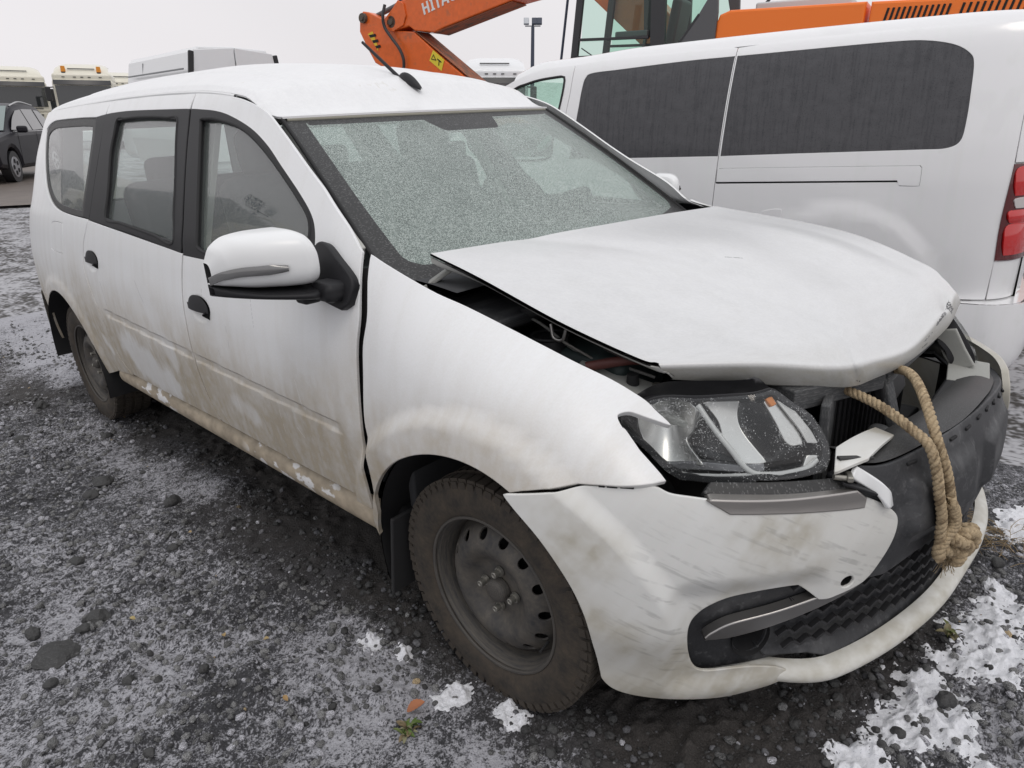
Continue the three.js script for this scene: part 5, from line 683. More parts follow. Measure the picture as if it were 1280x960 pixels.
// ---------- the yard behind: lorries, vans, cars, a floodlight mast ----------
const cream = mat([0.72, 0.69, 0.58], 0.4, 0, { clearcoat: 0.5 }), whiteP = mat([0.78, 0.79, 0.8], 0.35, 0, { clearcoat: 0.6 }), darkGlass = mat([0.03, 0.034, 0.036], 0.05, 0, { clearcoat: 1 }), black = mat([0.02, 0.02, 0.022], 0.5);
const amberLens = mat([0.75, 0.28, 0.02], 0.3);
function lorry(pos, turn, label, { beacons = false, text = '', trailer = true, paint = cream } = {}) { // nose towards +z, origin on the ground under the nose
  const t = thing('lorry', label, 'lorry', 'lorries parked in the yard'), w = 2.5;
  mesh('cab_body', [rbox(w, 1.5, 2.2, 0.16, 0, 2.35, -1.12), rbox(w, 0.9, 2.1, 0.1, 0, 1.25, -1.1), rbox(w * 0.98, 0.42, 2.0, 0.14, 0, 3.16, -1.16)], paint, t);
  mesh('windscreen', [sheet((u, v) => [lerp(-1.13, 1.13, u), lerp(1.92, 2.82, v), 0.012 + 0.03 * Math.cos((u - 0.5) * 2.4) - 0.03 * v], 12, 8)], darkGlass, t);
  mesh('sun_visor', [sheet((u, v) => [lerp(-1.17, 1.17, u), 2.86 + 0.2 * v, 0.05 + 0.1 * (1 - v) * Math.cos((u - 0.5) * 2)], 12, 3, { thick: 0.02 })], mat([0.05, 0.05, 0.052], 0.3), t);
  mesh('roof_deflector', sheet((u, v) => { const s = u * 2 - 1; return [s * (1.12 - 0.06 * v), 3.32 + 0.5 * Math.sin(v * PI / 2) * (1 - 0.3 * s ** 6), -0.25 - 1.3 * v ** 1.4]; }, 16, 12, { thick: 0.03 }), paint, t);
  mesh('deflector_intake', [bar([-0.55, 3.56, -0.42], [0.55, 3.56, -0.42], 0.05, 0.035)], black, t);
  for (const x of [-0.75, -0.3, 0, 0.3, 0.75]) mesh('marker_lamp', [rbox(0.12, 0.035, 0.04, 0.01, x, 3.19, -0.15)], black, t);
  mesh('grille', [...[1.22, 1.38, 1.54].map((y) => bar([-0.85, y, 0.0], [0.85, y, 0.0], 0.04, 0.06)), rbox(1.8, 0.03, 0.05, 0.01, 0, 1.85, 0.0)], black, t);
  mesh('bumper', [rbox(w, 0.5, 0.3, 0.08, 0, 0.62, -0.05)], whiteP, t);
  for (const s of [-1, 1]) { mesh('headlamp', [rbox(0.45, 0.2, 0.05, 0.04, s * 0.95, 0.95, 0.0)], darkGlass, t); const m = mesh('wing_mirror', [rbox(0.22, 0.62, 0.16, 0.05, s * 1.44, 2.45, 0.05), bar([s * 1.2, 2.75, -0.1], [s * 1.44, 2.72, 0], 0.04, 0.05)], black, t); }
  for (const s of [-1, 1]) mesh('wheel', [cyl([s * 0.85, 0.5, -1.2], [s * 1.2, 0.5, -1.2], 0.5, 0.5, 28)], black, t);
  if (trailer) mesh('trailer', [rbox(2.5, 3.0, 7.5, 0.05, 0, 2.45, -6.4)], mat([0.3, 0.32, 0.34], 0.6), t);
  if (beacons) for (const x of [-0.72, 0.72]) { mesh('beacon', [cyl([x, 3.42, -0.35], [x, 3.66, -0.35], 0.1, 0.09, 14)], amberLens, t); mesh('beacon_base', [cyl([x, 3.28, -0.35], [x, 3.42, -0.35], 0.11, 0.1, 14)], black, t); }
  if (text) { const o = mesh('lettering', new TextGeometry(text, { font: droid, size: 0.14, depth: 0.02, curveSegments: 3 }), mat([0.3, 0.27, 0.2], 0.4), t); o.geometry.scale(1.9, 1, 1); o.geometry.computeBoundingBox(); const b = o.geometry.boundingBox; o.position.set(-(b.max.x + b.min.x) / 2, 1.66, 0.005); }
  t.position.set(...pos); t.rotation.y = turn; return t;
}
const faceCam = (x, z) => Math.atan2(0.994 - x, 1.764 - z);
lorry([-41.9, 0.05, -7.55], faceCam(-42, -7.5) + 0.02, 'cream lorry cab without beacons at the far left edge of the yard', { text: 'SITRAK', trailer: false });
lorry([-37.6, 0.02, -9.25], faceCam(-37.6, -9.3) - 0.1, 'cream lorry cab with two amber beacons on its roof', { beacons: true, trailer: false });
lorry([-43.4, 0.05, -12.9], faceCam(-43.4, -12.9), 'cream lorry of which only the roof shows beyond the crashed car', { trailer: false });
lorry([-18.8, -0.25, -17.6], faceCam(-18.8, -17.6), 'white lorry cab roof between the excavator arm and the passenger van', { trailer: false, paint: whiteP });
{
  const t = thing('blue_lorry', 'bright blue lorry between the two cream lorry cabs', 'lorry');
  const blue = mat([0.03, 0.15, 0.5], 0.45, 0, { clearcoat: 0.4 });
  mesh('cab_body', [rbox(2.4, 1.9, 2, 0.15, 0, 1.9, -1)], blue, t); mesh('windscreen', [rbox(2.1, 0.7, 0.04, 0.02, 0, 2.3, 0.005)], darkGlass, t); mesh('roof_edge', [rbox(2.3, 0.16, 1.8, 0.05, 0, 2.92, -1)], mat([0.35, 0.37, 0.4], 0.5), t); mesh('bumper', [rbox(2.4, 0.5, 0.2, 0.05, 0, 0.6, 0)], black, t); mesh('wheel', [cyl([-1.15, 0.45, -0.9], [1.15, 0.45, -0.9], 0.45, 0.45, 24)], black, t);
  t.position.set(-51.0, 0, -10.95); t.rotation.y = faceCam(-51, -11);
}
{ // floodlight mast
  const t = thing('floodlight_mast', 'slim dark floodlight mast rising behind the yard', 'mast'); const m = mat([0.05, 0.06, 0.09], 0.5);
  mesh('mast_pole', [cyl([0, 0, 0], [0, 7.0, 0], 0.16, 0.11, 14)], m, t);
  mesh('lamp_bracket', [bar([-0.5, 7.05, 0], [0.5, 7.05, 0], 0.06, 0.06), cyl([0, 6.7, 0], [0, 7.15, 0], 0.07)], m, t);
  for (const x of [-0.42, 0.1, 0.42]) mesh('floodlight', [rbox(0.34, 0.42, 0.2, 0.04, x, 7.32, 0.05, -0.4, 0, 0)], x < 0 ? mat([0.4, 0.42, 0.45], 0.3, 0.5) : m, t);
  t.position.set(-33.0, 0.0, -35.0); t.rotation.y = faceCam(-33, -35);
  const c = t.clone(); c.name = numbered('floodlight_mast'); c.userData.label = 'floodlight mast across the yard, seen only mirrored in the front door window'; scene.add(c); c.position.set(-23.6, 0, 10.6); c.rotation.y = 2.2;
}
{ // tall cargo van, its back doors towards us
  const t = thing('cargo_van', 'tall white cargo van with black door hinges behind the crashed car', 'van'); // nose towards -z
  const W = 1.78;
  mesh('van_body', [plate([[-W / 2, 0.35], [-W / 2 - 0.1, 0.9], [-W / 2 - 0.06, 1.7], [-W / 2 + 0.12, 2.5], [-W / 2 + 0.2, 2.585], [0, 2.61], [W / 2 - 0.2, 2.585], [W / 2 - 0.12, 2.5], [W / 2 + 0.06, 1.7], [W / 2 + 0.1, 0.9], [W / 2, 0.35]], 4.6, 0.03).translate(0, 0, -4.62)], whiteP, t);
  mesh('cab_nose', [rbox(1.9, 0.9, 1.2, 0.2, 0, 0.85, -5.2)], whiteP, t);
  for (const s of [-1, 1]) { mesh('back_door', [plate([[s * 0.012, 0.5], [s * (W / 2), 0.5], [s * (W / 2 + 0.05), 1.6], [s * (W / 2 - 0.09), 2.52], [s * 0.012, 2.59]], 0.05, 0.012)], whiteP, t); mesh('hinge_cover', [bar([s * (W / 2 - 0.04), 2.5, 0.03], [s * (W / 2 + 0.1), 1.6, 0.03], 0.08, 0.1, 0.02)], black, t); mesh('tail_lamp', [rbox(0.12, 0.5, 0.06, 0.03, s * (W / 2 + 0.02), 1.1, 0.04)], mat([0.4, 0.02, 0.02], 0.2), t); mesh('wheel', [cyl([s * 0.7, 0.36, -0.9], [s * 0.98, 0.36, -0.9], 0.36, 0.36, 24)], black, t); }
  mesh('side_seam', [bar([-W / 2 - 0.04, 2.2, -0.3], [-W / 2 - 0.04, 2.2, -4.2], 0.02, 0.03), bar([-W / 2 + 0.1, 2.45, -3.4], [-W / 2 - 0.08, 1.2, -3.4], 0.012, 0.02)], mat([0.25, 0.26, 0.27], 0.5), t);
  t.scale.y = 1.045; t.position.set(-13.85, 0.0, -5.35); t.rotation.y = faceCam(-13.85, -5.35) + 0.38;
}
// passenger cars: side outline cut to shape, glazed, on wheels; nose towards +x
function saloon(name, label, paint, pos, turn, group) {
  const t = thing(name, label, 'car', group), H = 0.9;
  const body = [[2.2, 0.35], [2.28, 0.6], [2.22, 0.85], [2.0, 0.97], [1.2, 1.08], [-2.1, 1.12], [-2.28, 0.95], [-2.3, 0.6], [-2.2, 0.32], [-1.82, 0.3], ...Array.from({ length: 9 }, (_, i) => { const a = PI - i / 8 * PI; return [-1.42 + 0.4 * Math.cos(a), 0.34 + 0.4 * Math.sin(a)]; }), [-1.0, 0.28], [0.95, 0.28], ...Array.from({ length: 9 }, (_, i) => { const a = PI - i / 8 * PI; return [1.36 + 0.4 * Math.cos(a), 0.34 + 0.4 * Math.sin(a)]; }), [1.8, 0.3]];
  mesh('car_body', [plate(body, 1.84, 0.1).translate(0, 0, -0.92)], paint, t);
  const roofS2 = (u, v) => { const x = lerp(-2.1, 1.15, u), s = v * 2 - 1, top = curve([[-2.15, 1.1], [-1.95, 1.45], [-1.5, 1.63], [-0.6, 1.69], [0.1, 1.62], [0.6, 1.4], [1.2, 1.06]])(x); const a = Math.abs(s); const y = a > 0.72 ? lerp(top, 1.06, (a - 0.72) / 0.28) : top + 0.02 * (1 - (a / 0.72) ** 2); return [x, y, Math.sign(s) * (a > 0.72 ? lerp(0.66, 0.86, (a - 0.72) / 0.28) : 0.66 * a / 0.72)]; };
  mesh('car_roof', sheet(roofS2, 40, 28, { flip: true }), paint, t);
  for (const s of [-1, 1]) {
    const gl = (pts) => plate(pts, 0.012, 0).applyMatrix4(new THREE.Matrix4().makeShear(0, 0, 0, 0, 0, 0)), side2 = (pts) => { const g = panel(loop(pts), [], (x, y) => [x, y, lerp(0.868, 0.668, clamp((y - 1.06) / 0.6, 0, 1))], { h: 0.12, depth: 0.004 }); return s > 0 ? g : mirrored(g); };
    mesh('window', side2([[0.95, 1.12, 1], [0.5, 1.36], [0.05, 1.53, 1], [-0.3, 1.56, 1], [-0.35, 1.1, 1]]), darkGlass, t); mesh('window', side2([[-0.42, 1.1, 1], [-0.37, 1.57, 1], [-1.1, 1.57, 1], [-1.18, 1.12, 1]]), darkGlass, t); mesh('window', side2([[-1.26, 1.12, 1], [-1.2, 1.56, 1], [-1.6, 1.5], [-1.95, 1.16, 1]]), darkGlass, t);
    mesh('wing_mirror', [rbox(0.12, 0.15, 0.22, 0.05, 0.82, 1.13, s * 1.02)], paint, t);
    mesh('headlamp', [rbox(0.22, 0.16, 0.3, 0.06, 2.12, 0.8, s * 0.7)], mat([0.5, 0.52, 0.54], 0.1, 0.3), t);
    mesh('door_line', [bar([-0.38, 1.08, s * 0.922], [-0.36, 0.4, s * 0.922], 0.004, 0.012), bar([0.85, 1.05, s * 0.922], [0.9, 0.4, s * 0.922], 0.004, 0.012)], M.dark, t);
    mesh('roof_rail', [tube([[0.1, 1.63, s * 0.62], [-0.5, 1.73, s * 0.63], [-1.4, 1.67, s * 0.63]], 0.018, 20, 6)], mat([0.5, 0.5, 0.5], 0.3, 0.9), t);
    mesh('window_trim', [tube([[1.0, 1.085, s * 0.88], [-0.4, 1.075, s * 0.885], [-1.9, 1.1, s * 0.88]], 0.012, 20, 6)], mat([0.5, 0.5, 0.5], 0.3, 0.9), t);
    for (const x of [1.36, -1.42]) { const w = new THREE.Group(); w.name = 'wheel'; t.add(w); mesh('tyre', [cyl([x, 0.34, s * 0.7], [x, 0.34, s * 0.9], 0.34, 0.34, 30)], black, w); mesh('rim', [cyl([x, 0.34, s * 0.89], [x, 0.34, s * 0.91], 0.23, 0.22, 24)], mat([0.35, 0.35, 0.36], 0.35, 0.8), w); for (let i = 0; i < 5; i++) { const a = i / 5 * 2 * PI; mesh('rim_gap', [moved(new THREE.CylinderGeometry(0.05, 0.05, 0.008, 10).rotateX(PI / 2), x + 0.13 * Math.cos(a), 0.34 + 0.13 * Math.sin(a), s * 0.912)], M.dark, w); } }
  }
  mesh('windscreen', [sheet((u, v) => [lerp(1.16, 0.18, v) + 0.01, lerp(1.09, 1.615, v) + 0.02, lerp(-1, 1, u) * lerp(0.76, 0.6, v)], 8, 6, { flip: true })], mat([0.12, 0.17, 0.16], 0.05, 0, { clearcoat: 1 }), t);
  mesh('grille', [rbox(0.05, 0.22, 0.9, 0.02, 2.26, 0.66, 0)], black, t); mesh('number_plate', [rbox(0.02, 0.11, 0.5, 0.005, 2.3, 0.47, 0)], whiteP, t);
  t.position.set(...pos); t.rotation.y = turn; return t;
}
const violet = mat([0.013, 0.012, 0.017], 0.42, 0, { specularIntensity: 0.6 }), blackPaint = mat([0.012, 0.012, 0.014], 0.35, 0, { specularIntensity: 0.6 });
saloon('parked_car', 'dark violet estate car with roof rails at the left edge beyond the crashed car', violet, [-19.97, 0.02, -1.95], -0.52);
saloon('parked_car', 'black car partly hidden behind the dark violet car at the far left edge', blackPaint, [-27.2, 0.02, -3.0], -0.3);
// lorries across the yard, which the side windows mirror
lorry([-9.6, 0, 6.3], PI / 2 + 0.04, 'cream lorry across the yard, nearer one mirrored in the side windows');
lorry([-20.5, 0, 6.2], PI / 2 + 0.02, 'cream lorry across the yard, farther one mirrored in the side windows');
// ---------- tow rope, three twisted strands, knotted below ----------
const rope = thing('tow_rope', 'worn tan twisted tow rope knotted and hanging from the crashed car\'s nose', 'rope');
{
  const ropeTex = tex(512, 128, (u, v, o) => { const n = fbm(u * 160, v * 6, 261, 3), b = fbm(u * 12, v * 3, 263), d = sstep(0.45, 0.7, b); o[0] = lerp(0.42, 0.22, d) * (0.6 + 0.7 * n); o[1] = lerp(0.325, 0.16, d) * (0.6 + 0.7 * n); o[2] = lerp(0.205, 0.095, d) * (0.6 + 0.7 * n); }, { repeat: true });
  const m = mat(0xffffff, 0.95, 0, { map: scaled(ropeTex, 3, 1), bumpMap: scaled(ropeTex, 3, 1), bumpScale: 0.002, sheen: 0.3, sheenRoughness: 0.6 });
  const twisted = (pts, R = 0.0098, pitch = 0.037, fray = 0) => {
    const c = new THREE.CatmullRomCurve3(pts.map((p) => V3(...p))), L = c.getLength(), n = Math.ceil(L / 0.004), fr = c.computeFrenetFrames(n, false), out = [];
    for (let k = 0; k < 3; k++) { const q = []; for (let i = 0; i <= n; i++) { const p = c.getPointAt(i / n), a = i / n * L / pitch * 2 * PI + k * 2 * PI / 3, r = R * 0.56; q.push(p.addScaledVector(fr.normals[i], r * Math.cos(a)).addScaledVector(fr.binormals[i], r * Math.sin(a))); } out.push(new THREE.TubeGeometry(new THREE.CatmullRomCurve3(q), n, R * 0.6, 8, false)); }
    return out;
  };
  mesh('rope_strand', twisted([[0.56, 0.745, -0.03], [0.61, 0.766, 0.01], [0.648, 0.778, 0.07], [0.685, 0.773, 0.14], [0.718, 0.752, 0.2], [0.748, 0.711, 0.237], [0.775, 0.644, 0.235], [0.79, 0.575, 0.219], [0.8, 0.52, 0.2], [0.806, 0.485, 0.185]]), m, rope);
  mesh('rope_strand', twisted([[0.5, 0.76, 0.17], [0.599, 0.751, 0.2], [0.65, 0.742, 0.222], [0.7, 0.728, 0.25], [0.74, 0.71, 0.268], [0.762, 0.66, 0.268], [0.775, 0.6, 0.262], [0.785, 0.545, 0.25], [0.787, 0.5, 0.245], [0.79, 0.47, 0.24]]), m, rope);
  mesh('rope_strand', twisted([[0.79, 0.585, 0.24], [0.8, 0.555, 0.225], [0.803, 0.525, 0.22], [0.796, 0.5, 0.232], [0.79, 0.47, 0.246], [0.793, 0.445, 0.243]], 0.012, 0.03), m, rope);
  const K = V3(0.812, 0.468, 0.188), knot = [];
  for (let i = 0; i <= 40; i++) { const t = i / 40 * 2 * PI * 1.0, s = 0.0125; knot.push([K.x + s * (Math.sin(t) + 2 * Math.sin(2 * t)) * 0.62, K.y - 0.006 + s * (Math.cos(t) - 2 * Math.cos(2 * t)) * 1.15, K.z - s * Math.sin(3 * t) * 1.0 - s * (Math.sin(t) + 2 * Math.sin(2 * t)) * 0.75]); }
  mesh('rope_knot', [...twisted(knot, 0.0125, 0.035), ...twisted([[0.79, 0.5, 0.22], [0.815, 0.485, 0.215], [0.83, 0.46, 0.18], [0.82, 0.432, 0.17], [0.8, 0.43, 0.2]], 0.0125, 0.035), ...twisted([[0.8, 0.445, 0.165], [0.825, 0.44, 0.16], [0.835, 0.455, 0.14], [0.828, 0.475, 0.13], [0.81, 0.48, 0.15]], 0.012, 0.035)], m, rope);
  const fr = []; for (let i = 0; i < 60; i++) { const a = rnd(0, 2 * PI), x = 0.802 + rnd(-0.012, 0.012), z = 0.2 + rnd(-0.03, 0.03), y = 0.432, l = rnd(0.012, 0.04); fr.push(tube([[x, y, z], [x + 0.004 * Math.cos(a), y - l * 0.6, z + 0.006 * Math.sin(a)], [x + 0.01 * Math.cos(a), y - l, z + 0.012 * Math.sin(a)]], 0.0007, 4, 3)); }
  tag(mesh('frayed_ends', fr, m, rope), null, null, null, 'stuff');
}
lean(rope);
// ---------- ground: churned asphalt gravel under a dusting of snow ----------
// world height: the crashed car stands on a gentle cross slope that flattens out around it
function slopeY(x, z) {
  const w = 1 - sstep(4, 10, Math.hypot((x + 1.3) * 0.8, z)), p = (0.03631 * x - 0.03614 * z) * w;
  return p - 0.3 * sstep(-1.0, -2.3, z) * (1 - sstep(6, 12, Math.hypot(x + 1, z + 2.5)));
}
const lumps = (x, z) => {
  const ang = 0.5, rx = x * Math.cos(ang) - z * Math.sin(ang), rz = x * Math.sin(ang) + z * Math.cos(ang);
  const big = fbm(x * 1.1, z * 1.1, 201, 3) - 0.5, mid = fbm(rx * 9, rz * 6, 203, 3), fine = fbm(rx * 42, rz * 34, 205, 3), rough = sstep(0.35, 0.65, fbm(x * 1.7, z * 1.7, 207, 3));
  return 0.035 * big + (0.012 + 0.024 * rough) * (mid - 0.5) + (0.009 + 0.018 * rough) * Math.max(0, fine - 0.42) * 2;
};
const carBox = (x, z) => Math.max(Math.abs(x + 1.42) - 2.05, Math.abs(z) - 0.74);          // distance outside the car's plan
const sheltered = (x, z) => { const d = carBox(x, z) + (fbm(x * 4, z * 4, 211) - 0.5) * 0.3; return sstep(0.27, -0.05, d) * (z > -1.4 ? 1 : 0); }; // little snow fell beneath the car
const track1 = (x, z) => Math.exp(-(((z - 1.0 - 0.02 * x + 0.16 * Math.sin(x * 0.4)) / 0.16) ** 2)) * sstep(-2.9, -3.8, x);
function snowiness(x, z) { const n = fbm(x * 1.3, z * 1.3, 213, 4), p = fbm(x * 6, z * 6, 215, 3), far = sstep(-2.2, -5, x); return clamp(0.46 + 0.55 * (n - 0.5) + 0.4 * (p - 0.5) + 0.25 * far - 0.35 * track1(x, z), 0.08, 0.92) * (1 - 0.86 * sheltered(x, z)); }
{
  // near ground, one vertex every centimetre or so
  const X0 = -6.2, X1 = 1.7, Z0 = -1.9, Z1 = 2.4, nx = 760, nz = 420, pos = [], uv = [], idx = [], nor = [];
  const xs = (i) => X1 - (X1 - X0) * (0.55 * (i / nx) + 0.45 * (i / nx) ** 2), zs = (j) => Z0 + (Z1 - Z0) * (1 - (1 - j / nz) ** 1.25);
  const edge = (x, z) => sstep(0, 0.4, Math.min(x - X0, X1 - x, z - Z0, Z1 - z));
  const hgt = (x, z) => slopeY(x, z) + lumps(x, z) * edge(x, z) + 0.006 - 0.02 * (1 - edge(x, z)) - 0.012 * track1(x, z);
  for (let j = 0; j <= nz; j++) for (let i = 0; i <= nx; i++) { const x = xs(i), z = zs(j); pos.push(x, hgt(x, z), z); uv.push(x, z); nor.push(0, 1, 0); }
  for (let j = 0; j < nz; j++) for (let i = 0; i < nx; i++) { const a = j * (nx + 1) + i, b = a + 1, c = a + nx + 1, d = c + 1; idx.push(a, b, d, a, d, c); }
  const g = new THREE.BufferGeometry(); g.setAttribute('position', new THREE.Float32BufferAttribute(pos, 3)); g.setAttribute('normal', new THREE.Float32BufferAttribute(nor, 3)); g.setAttribute('uv', new THREE.Float32BufferAttribute(uv, 2)); g.setIndex(idx); g.computeVertexNormals();
  // colour map over the whole patch: dark grit with grains of snow lying on it
  const ground = (ax0, ax1, az0, az1, TW, TH) => { const gx = ax1 - ax0, gz = az1 - az0, cell = gx / TW; const t = tex(TW, TH, (u, v, o) => {
    const x = ax0 + u * gx, z = az0 + v * gz, p = snowiness(x, z), f = fbm(x * 60, z * 60, 221, 2), k = 1 / 0.0042, g1 = noise(x * k, z * k, 223), g2 = hash2(x / cell, z / cell, 224), l = lumps(x, z), l2 = lumps(x + 0.012, z + 0.008), lee = clamp((l2 - l) * 60, -0.3, 0.3);
    const q = 0.3 * f + 0.38 * g1 + 0.32 * g2, s = sstep(1 - p - 0.17, 1 - p + 0.17, q + lee * 0.3), br = sheltered(x, z) * 0.6 + 0.5 * track1(x, z), tn = 0.6 + 0.8 * g2;
    o[0] = lerp(lerp(0.036, 0.046, br) * tn, 0.47, s * 0.84); o[1] = lerp(lerp(0.036, 0.039, br) * tn, 0.47, s * 0.84); o[2] = lerp(lerp(0.04, 0.032, br) * tn, 0.505, s * 0.84);
  }); return scaled(t, 1 / gx, 1 / gz, -ax0 / gx, -az0 / gz); };
  const gritBump = tex(1024, 1024, (u, v) => 0.55 * n160(u, v) + 0.45 * hash2(u * 1024, v * 1024, 227) * n40(u, v), { color: false, repeat: true });
  const XS = -2.0, near = [], mid = []; for (let i = 0; i < idx.length; i += 3) (pos[idx[i] * 3] > XS ? near : mid).push(idx[i], idx[i + 1], idx[i + 2]);
  for (const [list, args, label] of [[near, [XS - 0.06, X1, Z0, Z1, 2048, 2048], 'dark churned gravel dusted with snow around the front of the crashed car'], [mid, [X0, XS + 0.06, Z0, Z1, 2048, 1536], 'dark snow dusted gravel around the rear of the crashed car']]) {
    const q = new THREE.BufferGeometry(), map = new Map(), P = [], N = [], U = [], I = []; for (const k of list) { if (!map.has(k)) { map.set(k, P.length / 3); for (let c = 0; c < 3; c++) { P.push(pos[k * 3 + c]); N.push(g.attributes.normal.array[k * 3 + c]); } U.push(uv[k * 2], uv[k * 2 + 1]); } I.push(map.get(k)); }
    q.setAttribute('position', new THREE.Float32BufferAttribute(P, 3)); q.setAttribute('normal', new THREE.Float32BufferAttribute(N, 3)); q.setAttribute('uv', new THREE.Float32BufferAttribute(U, 2)); q.setIndex(I);
    tag(mesh('gravel_ground', q, mat(0xffffff, 0.88, 0, { map: ground(...args), bumpMap: scaled(gritBump, 1 / 0.5, 1 / 0.5), bumpScale: 0.005 })), label, null, null, 'structure');
  }
  // the yard out to the horizon
  const far = new THREE.BufferGeometry(), P = [], U = [], I = [], N = 90, K = 46; P.push(-2.2, slopeY(-2.2, 0) - 0.05, 0.2); U.push(0, 0);
  for (let k = 1; k <= K; k++) { const r = 0.5 * 1.196 ** k; for (let i = 0; i < N; i++) { const a = i / N * 2 * PI, x = -2.2 + r * Math.cos(a), z = 0.2 + r * Math.sin(a), inn = x > X0 && x < X1 && z > Z0 && z < Z1; P.push(x, slopeY(x, z) - (inn ? 0.06 : 0) + (inn ? 0 : 0.03 * (fbm(x * 0.8, z * 0.8, 231, 3) - 0.5)), z); U.push(x, z); } }
  for (let i = 0; i < N; i++) I.push(0, 1 + (i + 1) % N, 1 + i);
  for (let k = 0; k < K - 1; k++) for (let i = 0; i < N; i++) { const a = 1 + k * N + i, b = 1 + k * N + (i + 1) % N, c = a + N, d = b + N; I.push(a, b, d, a, d, c); }
  far.setAttribute('position', new THREE.Float32BufferAttribute(P, 3)); far.setAttribute('uv', new THREE.Float32BufferAttribute(U, 2)); far.setIndex(I); far.computeVertexNormals();
  const farTex = tex(1024, 1024, (u, v, o) => { const n = n8(u, v), f = n40(u, v), g1 = n160(u, v), s = sstep(0.36, 0.6, 0.3 * n + 0.35 * f + 0.35 * g1); o[0] = lerp(0.05, 0.4, s); o[1] = lerp(0.046, 0.4, s); o[2] = lerp(0.043, 0.42, s); }, { repeat: true });
  tag(mesh('yard_ground', far, mat(0xffffff, 0.85, 0, { map: scaled(farTex, 1 / 4, 1 / 4) })), 'muddy yard with thin snow reaching to the lorries', null, null, 'structure');
  tag(mesh('mud_road', panel(loop([[-13.2, -3.2], [-17, -3.9], [-40, -8], [-60, -14], [-60, 4], [-40, 3], [-17, 1.2], [-13.6, 0.4]]), [], (x, z) => [x, slopeY(x, z) + 0.035, z], { h: 0.8, flip: true, depth: 0 }), mat(0xffffff, 0.55, 0, { map: scaled(tex(512, 512, (u, v, o) => { const n = n8(u, v), f = n40(u, v); o[0] = 0.11 + 0.1 * n * f; o[1] = 0.09 + 0.085 * n * f; o[2] = 0.078 + 0.07 * n * f; }, { repeat: true }), 1 / 6, 1 / 6) })), 'wet brown mud road across the yard', null, null, 'structure');

  const groundAt = hgt;
  // loose gravel
  const stoneGeo = (k, sq) => { const q = new THREE.IcosahedronGeometry(1, 2), p = q.attributes.position; for (let i = 0; i < p.count; i++) { const v = V3().fromBufferAttribute(p, i).normalize(), r = 0.72 + 0.55 * noise(v.x * 1.7 + 9 + k, v.y * 1.7 + v.z * 2.3, 241 + k) + 0.14 * noise(v.x * 5 + k, v.z * 5 + v.y * 4, 243); p.setXYZ(i, v.x * r, v.y * r * sq, v.z * r * 0.85); } q.computeVertexNormals(); return q; };
  const stoneTex = tex(256, 256, (u, v, o) => { const a = n40(u, v), g1 = hash2(u * 256, v * 256, 247), s = g1 > 0.66 ? 0.5 : 0; for (let k = 0; k < 3; k++) o[k] = 0.026 + 0.03 * a + s * sstep(0.3, 0.6, a); }, { repeat: true });
  const bareTex = tex(256, 256, (u, v, o) => { const a = n40(u, v), h = hash2(u * 256, v * 256, 249); for (let k = 0; k < 3; k++) o[k] = 0.022 + 0.03 * a + (h > 0.93 ? 0.2 * a : 0); }, { repeat: true }), bareM = mat(0xffffff, 0.7, 0, { map: bareTex });
  const stoneM = mat(0xffffff, 0.75, 0, { map: stoneTex });
  const geos = [0, 1, 2, 3].map((k) => { const q = stoneGeo(k, 0.62); return q; });
  const small = geos.map((q, k) => { const n = 7500, bare = k === 0, im = new THREE.InstancedMesh(q, bare ? bareM : stoneM, n); const mm = new THREE.Matrix4(), qq = new THREE.Quaternion(), e = new THREE.Euler(), c = new THREE.Color(); let i = 0; while (i < n) { const x = X1 - 0.2 - (X1 - X0 - 0.4) * rnd() ** 1.3, z = rnd(-1.2, Z1 - 0.1), rough = fbm(x * 1.7, z * 1.7, 207, 3); if (rnd() > 0.2 + 1.6 * sstep(0.38, 0.62, rough)) continue; if ((sheltered(x, z) > 0.3) !== bare && rnd() < 0.9) continue; if (Math.abs(z) < 0.7 && x < 0.5 && rnd() < 0.8) continue; const s = 0.0025 + 0.0105 * rnd() ** 3.4; e.set(rnd(-0.5, 0.5), rnd(0, 6.3), rnd(-0.5, 0.5)); mm.compose(V3(x, groundAt(x, z) + s * 0.25, z), qq.setFromEuler(e), V3(s, s, s)); im.setMatrixAt(i, mm); const t = rnd(); im.setColorAt(i, t > 0.996 ? c.setRGB(2.6, 2.0, 1.2) : t > 0.75 ? c.setRGB(2.6, 2.6, 2.8) : c.setScalar(rnd(0.6, 1.4))); i++; } im.castShadow = im.receiveShadow = true; im.name = 'loose_gravel' + (k ? '_00' + k : ''); scene.add(im); return tag(im, 'loose dark gravel scattered over the ground', null, null, 'stuff'); });
